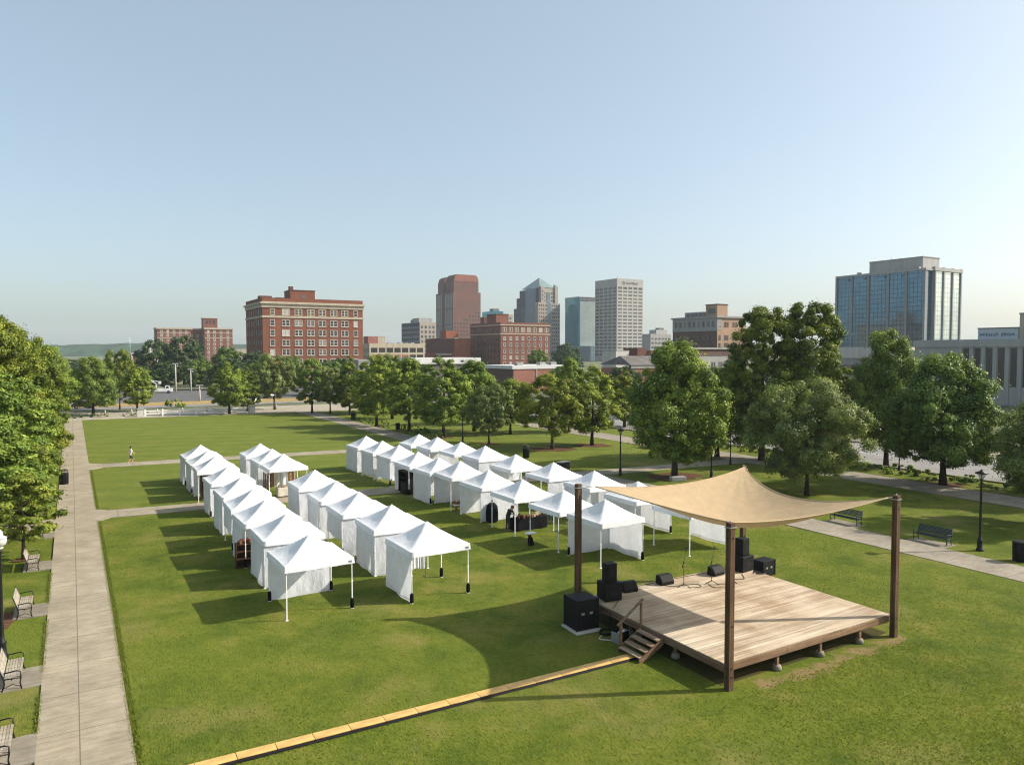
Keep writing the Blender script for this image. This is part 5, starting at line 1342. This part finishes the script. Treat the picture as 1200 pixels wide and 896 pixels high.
# middle brick block with white string courses
B = Bld('brick_block', 'mid-distance brick block with white string courses below the glass-topped tower', 210.9, 367.9)
L, Wd, h = 33.8, 37.5, 27.8
body(B, L, Wd, h, 'brick_hotel', 'roof', 1.0)
band(B, 'cornice', L, Wd, 26.0, 26.6, .4, 'cream'); band(B, 'string_course', L, Wd, 20.9, 21.5, .25, 'cream')
wm = win_mesh(1.7, 2.1, 'frame_white', 'glass', .22, True, 0, 2); wt = win_mesh(2.5, 2.6, 'frame_white', 'glass', .25, False, 1, 2); wd_ = win_mesh(1.6, 2.2, 'frame_dark', 'glass_dark', .14, True, 0, 2)
B.grid('S', lin(2.6, 31.2, 8), [3.2, 6.8, 10.4, 14.0, 17.6], wm); B.grid('S', lin(2.6, 31.2, 8), [22.4], wt); B.grid('W', lin(2.4, 35, 9), [3.2, 6.8, 10.4, 14.0, 17.6, 22.4], wd_)
B.done()
p = B.box('penthouse', (-.0+.4,6,h-.95), (8.6,17,32.4), 'brick_hotel'); m = MB(); m.span((.2,5.8,32.401), (8.8,17.2,32.9)); m.build('coping', 'brick_dark', p)
B.box('chimney', (1,22,h-.9), (4,26,31.6), 'brick_dark')

# red granite tower
B = Bld('office_tower', 'tall red granite tower with chamfered top and square windows', 354.0, 720.2)
L, Wd = 33.6, 43.3
m = MB(); m.prism([(0,0), (L,0), (L,Wd), (0,Wd), (0,26.5), (2.2,25.3), (2.2,24.0), (0,22.8)], -2, 75); m.build('wall', 'pink_stone', B.t)
def gable(x0, x1, y0, y1, z0, zs, zt, cut, name, mat):
    m = MB(); pr = [(x0,z0), (x1,z0), (x1,zs), (x1-cut*.35,zs+(zt-zs)*.7), (x1-cut,zt), (x0+cut,zt), (x0+cut*.35,zs+(zt-zs)*.7), (x0,zs)]; n_ = len(pr)
    m.add([(a, y0, z) for a, z in pr]+[(a, y1, z) for a, z in pr], [tuple(range(n_)), tuple(range(2*n_-1, n_-1, -1))]+[((i+1) % n_, i, i+n_, (i+1) % n_+n_) for i in range(n_)]); return m.build(name, mat, B.t)
gable(1.6, L-2.0, 1.2, 21, 75.001, 86.2, 93.9, 3.6, 'upper_block', 'pink_stone'); gable(1.6, L-2.0, 26, Wd-2, 75.001, 86.0, 93.0, 4.5, 'upper_block', 'pink_stone')
B.box('core', (5,21.01,75.001), (L-5,25.99,88), 'blue_stone')
gable(1.75, L-2.15, .9, 1.19, 86.5, 88.2, 93.75, 3.6, 'crown_panel', 'pink_top')
sq = win_mesh(1.75, 1.9, None, 'glass_dark'); stp_ = win_mesh(.8, 9.5, None, 'frame_dark')
B.grid('S', lin(2.4, L-2.4, 9), [4, 8, 12, 16, 20, 24, 28, 32, 36, 40], sq)
for i, z in enumerate((44, 48, 52)): B.grid('S', lin(2.4, L-2.4, 9)[3+i*2:], [z], sq)
B.grid('S', lin(4.5, L-4.5, 10), [74.6-18, 75.4], win_mesh(.7, 9.8, None, 'brick_brown'), 0.0)
B.wins = [q if q[2] < 75 else (q[0], q[1], q[2], q[3], 1.2) for q in B.wins]
B.grid('W', [3.2, 7, 10.8, 14.6, 18.4, 29.5, 33.2, 37, 40.6], [6, 23, 40, 57], win_mesh(2.7, 16.2, None, 'glass_dark'))  # dark glass strips, widened so the shaded west face is coloured darker
B.done(140 if False else 100)

# stepped tower with glass pyramid
B = Bld('office_tower', 'stepped beige tower with glass pyramid roof and blue glass corner', 459.6, 715.7)
B.box('wall', (9.0,0,-2), (30.1,20,66), 'beige_stone'); B.box('wall', (9.0,2.5,66.001), (27.2,20,84), 'beige_stone'); B.box('corner_bay', (0,-.2,-2), (8.99,6,67), 'beige_stone')
B.box('corner_glass', (1.2,6.01,-2), (8.98,29,83.5), 'cw_blue'); B.box('corner_glass', (4.6,.8,67.001), (8.98,6.0,85.5), 'beige_stone'); B.box('blue_glass_bay', (.4,6.02,-2), (1.19,28,82), 'cw_blue')
B.box('wall', (2,29.01,-2), (26,44,82.5), 'blue_stone'); B.box('wall', (2,44.01,-2), (24,51,74), 'blue_stone'); B.box('wall', (2,51.01,-2), (22,57.4,62), 'blue_stone')
B.box('glass_strip', (13.2,-.25,-2), (18.4,-.003,65.9), 'cw_light'); B.box('glass_strip', (13.2,2.2,66.1), (18.4,2.49,79), 'cw_light'); B.box('buttress', (24,1.2,66.001), (28.2,2.4,86.5), 'beige_stone'); B.box('buttress', (26.0,4,84.001), (27.6,8,88), 'beige_stone')
sq2 = win_mesh(1.5, 1.9, None, 'glass_dark')
zz = [6+i*4.35 for i in range(14)]
B.grid('S', [10.8], zz, sq2, 0); B.grid('S', [20.2, 22.8, 25.4, 28.2], zz, sq2, 0); B.grid('S', [1.6, 4.4, 7.2], zz, sq2, -.2)
B.grid('S', [10.6, 20.2, 22.6], [68.2, 72.5, 76.8], sq2, 2.5); B.grid('S', [6.6], [70, 74.4, 78.8], sq2, .8)
B.grid('W', [31.5, 34.5, 37.5, 40.5, 47.5], [8, 26, 44], win_mesh(1.4, 17, None, 'glass_dark'), 2)
B.done()
m = MB(); m.add([(3.5,2,84.01), (25.5,2,84.01), (25.5,42,84.01), (3.5,42,84.01), (14,20,97)], [(0,1,4), (1,2,4), (2,3,4), (3,0,4), (3,2,1,0)]); m.build('glass_pyramid', 'cw_roof', B.t)

# teal glass tower
B = Bld('glass_tower', 'slim teal glass tower left of the pale grid tower', 499.5, 692.0)
B.box('curtain_wall', (0,0,-2), (26.8,27.3,72.6), 'cw_teal'); B.box('pale_glass_face', (1.6,-.35,-2), (26.8,-.003,68.2), 'cw_pale'); B.box('roof_band', (1.2,-.4,69.0), (27.0,27.4,71.6), 'roof_dark'); B.box('roof_cap', (-.2,-.45,72.601), (27.1,27.5,73.4), 'roof')
B.box('podium', (-6,-8,-2), (26,-.5,17), 'cw_light')
# pale grid tower
B = Bld('office_tower', 'tall pale tower with grid of wide windows and lettering at the top', 505.3, 630.4)
L, Wd, h = 36.4, 38.7, 89.2
body(B, L, Wd, h, 'pale_tower', 'roof', .6)
wn = win_mesh(5.4, 1.75, None, 'glass_slate'); wn2 = win_mesh(5.4, 2.4, None, 'glass_dark')
xs = lin(4.1, L-3.9, 5); xw = lin(4.2, Wd-4.2, 5)
zz = [78.2-3.78*i for i in range(1, 20)]
B.grid('S', xs, zz, wn); B.grid('W', xw, zz, win_mesh(5.6, 2.0, None, 'glass_dark')); B.grid('S', xs, [78.0], wn2); B.grid('W', xw, [78.0], wn2)
B.done()
m = MB(); rr = random.Random(9)
m.box((8.2,-.10,84.6), (.7,.14,4.0)); m.box((9.2,-.10,85.8), (1.8,.14,.7)); m.box((9.4,-.10,83.2), (2.2,.14,.7)); m.box((10.4,-.1,84.4), (.6,.14,1.8))
xx = 13.0
while xx < 28:
    a = rr.choice([1.3,1.6,1.9]); hh = rr.choice([2.0,2.0,2.9])
    m.box((xx,-.10,83.4+hh/2), (.32,.14,hh)); m.box((xx+a*.5,-.10,83.4+2.0*rr.choice([.1,.5,.95])), (a*.62,.14,.36)); m.box((xx+a*.7,-.10,84.3), (.3,.14,1.4)); xx += a+.35
m.build('lettering', 'sign_ink', B.t)
B.box('roof_antenna', (1.5,1.5,h), (1.8,1.8,h+3), 'grey_metal'); B.box('roof_antenna', (-.0+3.2,2.5,h), (3.5,2.8,h+2), 'grey_metal')

# brown and buff hotel
B = Bld('brick_hotel', 'brown brick hotel with stone top storey and buff sunlit side, right of centre', 246.8, 237.3)
L, Wd, h = 18, 28.3, 27.0
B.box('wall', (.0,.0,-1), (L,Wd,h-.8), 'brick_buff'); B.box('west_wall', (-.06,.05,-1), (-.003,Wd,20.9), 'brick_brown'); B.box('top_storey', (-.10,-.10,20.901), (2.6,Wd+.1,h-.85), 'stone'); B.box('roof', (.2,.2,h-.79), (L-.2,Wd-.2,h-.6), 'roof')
band(B, 'cornice', L, Wd, h-.78, h, .7, 'stone'); B.box('string_course', (-.35,-.1,20.4), (-.11,Wd,20.9), 'stone')
ww = win_mesh(1.1, 2.0, 'frame_dark', 'glass_dark', .12, True, 0, 2)
B.grid('S', [1.5, 4.9, 6.4, 10.2, 12.0, 15.8], [2.5, 6, 9.5, 13, 16.5, 22.4], ww); B.grid('W', lin(2.5, 26, 9), [22.2], win_mesh(1.7, 2.6, None, 'glass_slate'), -.12); B.grid('W', lin(2.5, 26, 9), [2.5, 6, 9.5, 13, 16.5], win_mesh(1.2, 1.9, None, 'glass_dark'), -.07)
B.done()
p = B.box('penthouse', (3,3,h-.6), (9.5,10,32.2), 'brick_buff'); m = MB(); m.span((2.8,2.8,32.201), (9.7,10.2,32.6)); m.build('coping', 'brick_brown', p)
m = MB(); m.span((2.9,4.5,h+1.5), (2.99,8.6,h+3.6)); m.build('window', 'glass_slate', p)
B.box('roof_house', (3,12,h-.6), (9,23.5,29.4), 'stone')
for y in (13.5, 16, 18.5, 21): m = MB(); m.span((2.9,y-.8,h+.3), (2.99,y+.8,h+1.7)); m.build('roof_window', 'glass_slate', B.t)

# glass office block on the right
B = Bld('glass_office', 'broad blue glass office block with grey fins on the right skyline', 326.0, 190.2)
L, Wd, h = 27.4, 44.6, 48.4
B.box('core', (1.2,1.2,-1), (L-1.2,Wd-1.2,h-1.0), 'blue_stone')
ys = [0.6, 9.0, 17.6, 27.6, 36.2, Wd]
for a, b_ in zip(ys, ys[1:]): B.box('curtain_wall', (0,a+.55,2), (1.19,b_-.55,h-1.2), 'cw_glass')
for y in ys: B.box('fin', (-.45,y-.5,0), (1.18,y+.5,h-.2), 'fin_grey')
xs = [6.6, 13.4, 20.6, L]
for a, b_ in zip([0.0]+xs, xs):
    B.box('curtain_wall', (a+.45,.0+(1.1 if a == 0 else 0),2), (b_-.45,1.19+(.4 if a == 0 else 0),h-1.2), 'cw_glass' if a == 0 else 'cw_pale')
for x in xs: B.box('fin', (x-.42,-.5,0), (x+.42,1.18,h+.6), 'fin_grey')
B.box('roof_edge', (-.7,-.2,h-1.199), (L+.3,Wd+.3,h-.3), 'concrete_wall'); B.box('roof_edge', (5.5,-.8,h-1.19), (L+.5,-.21,h+.3), 'concrete_wall')
p = B.box('penthouse', (4,4,h-.29), (17,30,53.6), 'concrete_wall'); m = MB(); m.span((3.8,3.8,53.601), (17.2,30.2,54.0)); m.build('coping', 'stone', p)
m = MB(); m.tube([(9,22,54), (9,22,55.6)], .12, 6); m.tube([(9.5,18,54), (9.5,18,55.4)], .12, 6); m.build('antenna', 'grey_metal', p)
for y in (4, 15, 33): m = MB(); m.span((-.1,y-.8,h-.29), (1.2,y+.8,h+.6)); m.build('roof_davit', 'concrete_wall', B.t)
for y in ys[1:5]: m = MB(); m.span((-.10,y+1.0,h-3.2), (-.01,y+2.2,h-2.0)); m.build('dark_panel', 'glass_dark', B.t)

# concrete civic building beyond the street (its long face looks west)
B = Bld('concrete_building', 'long pale concrete building with tall slot windows at the right picture edge', 170.0, 52.0)
B.box('wall', (0,0,-.5), (24,49.5,13.2), 'concrete_wall'); B.box('fascia', (-.35,-.35,12.35), (24.3,49.8,13.85), 'concrete_wall'); B.box('roof', (.4,.4,13.86), (23.6,49,14.0), 'roof')
sl_ = win_mesh(1.25, 8.2, None, 'glass_dark')
B.grid('W', [1.6+2.42*i for i in range(16)], [3.9], sl_)
B.done(name='slot_window')
for i in range(17): B.box('pilaster', (-.22,.0+2.42*i,.05), (-.003,.75+2.42*i,12.34), 'concrete_wall')
B.box('low_wing', (2,49.9,-.5), (20,58,11.6), 'white_wall')
t = thing('roof_penthouse', 'tan block standing on the roof of the concrete building at the picture edge', 'roof house', (172,70.0,14.0)); m = MB(); m.span((0,0,0), (8,10.2,5.2)); m.build('wall', 'tan_wall', t); m = MB(); m.span((-.1,-.1,5.201), (8.1,10.3,5.5)); m.build('coping', 'stone', t)
t = thing('rooftop_sign', 'white rooftop box with blue blurred lettering beside the tan roof block', 'sign', (172.5,80.6,14.0)); m = MB(); m.span((0,0,0), (6,8.2,2.35)); m.build('box', 'sign_white', t); m = MB(); m.span((-.15,-.1,2.351), (6.1,8.3,2.55)); m.build('roof', 'roof_dark', t)
m = MB(); rr = random.Random(4); yy = 7.7
for i, a in enumerate([.45,.5,.5,.55,.4,.5,0,.25,.2,.5,.45,.5]):
    if a:
        m.box((-.04,yy-a*.1,1.05), (.05,a*.22,rr.choice([.6,.75,.9]))); m.box((-.04,yy-a*.55,1.05+rr.choice([-.22,0,.24])), (.05,a*.5,.18)); m.box((-.04,yy-a*.85,1.02), (.05,a*.2,.5))
    yy -= a+.16 if a else .5
m.build('lettering', 'sign_blue', t)

# parking deck / loft building
B = Bld('loft_building', 'low cream framed loft building with brick infill, left of the red tower', 131.3, 364.0)
L, Wd, h = 30.7, 16, 15.3
body(B, L, Wd, h, 'cream', 'roof', .9)
xs = lin(2.6, L-2.6, 7)
for z, hh, mt in ((10.7, 2.4, 'glass_dark'), (6.6, 2.9, 'brick_pink'), (2.4, 2.9, 'glass_dark')):
    for i, x in enumerate(xs): B.W('S', x, z, win_mesh(3.5, hh, None, mt if not (mt == 'brick_pink' and i > 4) else 'glass_dark'))
B.grid('S', xs[:5], [6.9], win_mesh(1.1, 1.7, None, 'glass_slate'), -.05); B.grid('W', lin(2, 14, 4), [2.4, 6.6, 10.7], win_mesh(2.6, 2.4, None, 'glass_dark'))
B.done()
p = B.box('penthouse', (0.4,3,h-.88), (9.6,10,19.0), 'brick_pink'); m = MB(); m.span((5.6,2.9,h), (9.5,2.99,18.8)); m.build('wall_panel', 'tan_wall', p)
for i, (x, s) in enumerate([(12,1.6), (14.5,1.1), (18,1.9), (22,1.2), (25,1.5)]): B.box('roof_unit', (x,5,h-.88), (x+s*1.4,7,h-.2+s*.5), 'roof' if i % 2 else 'grey_metal')
# red brick warehouse pair
B = Bld('brick_warehouse', 'dark and red stepped brick warehouse below the red granite tower', 191.1, 386.6)
B.box('wall', (0,0,-1), (10.2,41.2,18.6), 'brick_orange'); B.box('west_wall', (-.10,1,10.4), (-.003,41,18.6), 'brick_dark'); B.box('stair_block', (.2,12,18.601), (8,20,23.4), 'brick_orange'); B.box('coping', (-.3,-.3,18.601), (10.4,11.9,19.1), 'cream'); B.box('canopy', (-4,4,9.0), (-.11,30,9.8), 'white_wall'); B.box('low_wing', (-8,18,-1), (-4.01,50,10.0), 'brick_orange')
B.box('coping', (-.3,20.1,18.601), (10.4,41.4,19.0), 'brick_dark')
# beige / blue tower behind
B = Bld('office_block', 'small beige and slate block peeking behind the loft building', 262.5, 600.1)
L, Wd, h = 15.6, 41, 36.6
body(B, L, Wd, h, 'beige_stone', 'roof', .6); B.box('west_face', (-.15,.2,0), (-.003,Wd,h-.4), 'blue_stone')
B.grid('S', [2.2, 5.8, 9.6, 13.2], [6+4.2*i for i in range(7)], win_mesh(2.0, 2.2, None, 'glass_slate')); B.grid('W', lin(3, 38, 8), [6+4.2*i for i in range(7)], win_mesh(3.2, 2.0, None, 'glass_dark'), -.16)
B.done(); B.box('penthouse', (1,4,h-.5), (14,18,40.4), 'stone'); B.box('roof_unit', (3,20,h-.5), (11,27,39.4), 'roof_dark')
# small blue glass block
B = Bld('office_block', 'small blue glass block with white stair tower between the two tall towers', 439.9, 785.5)
B.box('curtain_wall', (0,0,-1), (14,28,59.5), 'cw_teal'); B.box('stair_tower', (-2,-1.5,-1), (3.4,-.01,56), 'white_wall'); B.box('wall', (14.01,-1,-1), (27,26,56), 'tan_wall'); B.box('roof_unit', (4,8,59.501), (13,16,63), 'roof_dark')
B.grid('S', [16.5, 20, 23.5], [30, 35, 40, 45, 50], win_mesh(2.2, 2.4, None, 'glass_slate'), -1); B.done()
# grey block right of the pale tower
B = Bld('office_block', 'grey stepped block just right of the pale grid tower', 469.5, 535.3)
B.box('wall', (0,0,-1), (26,12,27.5), 'stone'); B.box('upper_storey', (8,1,27.501), (22,11,31.5), 'concrete_wall'); B.box('roof_unit', (13,3,31.501), (19,8,33.4), 'roof_dark'); B.box('low_wing', (26.01,2,-1), (36,14,19), 'blue_stone')
B.grid('S', lin(2.5, 23.5, 6), [6, 10, 14, 18, 22], win_mesh(3.0, 1.7, None, 'glass_slate')); B.done()
# long low white-roofed shed and the brick store
B = Bld('low_shed', 'long low shed with white roof behind the park trees', 100.0, 232.0)
B.box('wall', (0,0,-.5), (24,14,6.9), 'roof_dark'); B.box('roof', (-.6,-.6,7.0), (24.6,14.6,9.1), 'roof_white')
for i in range(5): B.box('vent', (6+i*3.6,-.75,7.7), (6.9+i*3.6,-.61,8.3), 'glass_dark')
B.box('low_wing', (-19,3,-.5), (-.01,14,8.6), 'stone')
B = Bld('brick_store', 'low brick store with white roof edge below the middle brick block', 110.1, 185.0)
L, Wd = 21, 17
B.box('wall', (0,0,-.5), (L,Wd,6.2), 'brick_brown'); B.box('front_wall', (.2,-.08,-.4), (L,-.003,6.1), 'brick_pink'); B.box('roof', (-.3,-.3,6.201), (L+.3,Wd+.3,7.2), 'roof_white'); B.box('downpipe', (8,-.24,0), (8.25,-.09,6.1), 'white_wall')
for i, x in enumerate((4, 12, 16)): B.box('roof_unit', (x,4,7.201), (x+2,6,8.1), 'roof')
B = Bld('brick_shed', 'pink brick shed with grey sloping roof left of the great oak', 138.0, 165.5)
L, Wd = 17.5, 14
B.box('wall', (0,0,-.5), (L,Wd,6.4), 'brick_pink'); B.box('fascia', (-.2,-.2,6.401), (L+.2,-.003,7.4), 'stone')
m = MB(); m.add([(-.4,-.4,7.4), (L+.4,-.4,7.4), (L+.4,Wd+.4,7.4), (-.4,Wd+.4,7.4), (1.5,Wd*.5,10.0), (L-1,Wd*.5,10.0)], [(0,1,5,4), (1,2,5), (2,3,4,5), (3,0,4), (3,2,1,0)]); m.build('roof', 'roof_dark', B.t)
B.box('gable_panel', (L-5,-.35,7.402), (L+2,2,9.4), 'white_wall'); B.box('window', (4.0,-.05,4.3), (5.8,-.004,5.4), 'glass_dark')
B = Bld('white_block', 'small white windowless block on the skyline left of the pale grid tower base', 188, 235)
B.box('wall', (0,0,-.5), (6.8,9,11.4), 'white_wall'); B.box('coping', (-.1,-.1,11.401), (6.9,9.1,11.7), 'stone')
B = Bld('brick_block', 'small red brick block with low brown annex at the foot of the pale grid tower', 197.5, 233)
B.box('wall', (0,0,-.5), (4.6,9,12.7), 'brick_dark'); B.box('annex', (4.61,-4,-.5), (26,10,9.9), 'brick_brown'); B.box('annex_roof', (4.5,-4.1,9.901), (26.1,10.1,10.2), 'roof'); B.box('roof_unit', (7,0,10.201), (9,3,11.6), 'brick_orange')
# classical hall in front of the brown hotel
B = Bld('stone_hall', 'pale stone hall with tall dark windows in front of the brown hotel', 142.0, 144.5)
L, Wd = 18, 12
B.box('wall', (0,0,-.5), (L,Wd,10.2), 'stone'); B.box('attic', (-.1,-.1,10.201), (L+.1,Wd+.1,11.9), 'brick_brown'); B.box('cornice', (-.5,-.5,11.901), (L+.5,Wd+.5,12.4), 'stone')
B.grid('S', [1.6, 4.3, 7.0, 9.7, 12.4, 15.1], [4.0], win_mesh(1.35, 4.6, 'stone', 'glass_slate', .12, False, 1, 3)); B.grid('W', [2.2, 5.0, 7.8, 10.4], [4.0], win_mesh(1.35, 4.6, 'stone', 'glass_slate', .12, False, 1, 3)); B.done()
B.box('awning', (-2,-3.2,3.4), (9,-.52,4.0), 'tarp_blue'); B.box('awning', (9.01,-3.2,3.6), (16,-.52,4.2), 'roof_white'); B.box('shop_front', (9,-2.8,-.4), (16,-.1,3.39), 'brick_orange')
# left skyline bits
B = Bld('red_building', 'small red and white framed building left of the distant hotel', 33.5, 538.4)
B.box('wall', (0,0,-1), (14.2,9,9.4), 'brick_orange'); B.box('west_wall', (-.1,.1,-1), (-.003,9,9.6), 'stone'); B.box('cornice', (-.4,-.4,9.401), (14.5,9.4,10.2), 'white_wall'); B.box('roof_house', (6.5,2,10.201), (14,8,13.4), 'white_wall')
for x in lin(.4, 13.8, 7): B.box('pilaster', (x-.35,-.2,-1), (x+.35,-.003,9.4), 'white_wall')
B.grid('S', lin(1.5, 12.7, 6), [2.0, 6.2], win_mesh(1.0, 1.9, None, 'glass_slate')); B.done()
B = Bld('white_block', 'tiny white block showing over the trees at the end of the promenade', 9.0, 505)
B.box('wall', (-.5,0,-1), (7.0,8,6.6), 'white_wall'); B.box('roof', (-.7,-.2,6.601), (7.2,8.2,7.0), 'roof')
B = Bld('tan_warehouse', 'plain tan warehouse wall between the distant hotel and the big brick block', 74.0, 443.5)
B.box('wall', (0,0,-1), (15,20,12.6), 'tan_wall'); B.box('coping', (-.1,-.1,12.601), (15.1,20.1,12.9), 'stone')
# podium and low grey wing below the glass office
B = Bld('low_podium', 'low white and grey podium building under the glass office block', 196, 128)
B.box('wall', (0,0,-.5), (20,30,9.4), 'stone'); B.box('fascia', (-.4,-.4,9.401), (20.4,30.4,12.6), 'white_wall'); B.box('window_band', (-.08,1,4.8), (-.003,29,7.4), 'glass_slate')
B = Bld('white_building', 'low white building across the street behind the sail peak', 90.5, 66.0)
B.box('wall', (0,0,-.3), (12,17,4.2), 'white_wall'); B.box('roof', (-.3,-.3,4.201), (12.3,17.3,4.6), 'stone')
for y in (3.0, 8.5, 13.5): B.box('door', (-.07,y-.7,.0), (-.003,y+.7,2.5), 'glass_slate')

# ------------------------------------------------------------------ air
hz = MB(); hz.span((-4300,-4300,-8), (4300,4300,118)); ho = hz.build('haze', []); ho['kind'] = 'stuff'
hm = bpy.data.materials.new('haze_air'); hm.use_nodes = True; t_ = hm.node_tree
for n_ in list(t_.nodes): t_.nodes.remove(n_)
pv = t_.nodes.new('ShaderNodeVolumePrincipled'); om = t_.nodes.new('ShaderNodeOutputMaterial')
pv.inputs['Color'].default_value = (.78,.88,1.0,1); pv.inputs['Density'].default_value = .00011; pv.inputs['Anisotropy'].default_value = .1
t_.links.new(pv.outputs[0], om.inputs['Volume']); ho.data.materials.append(hm)
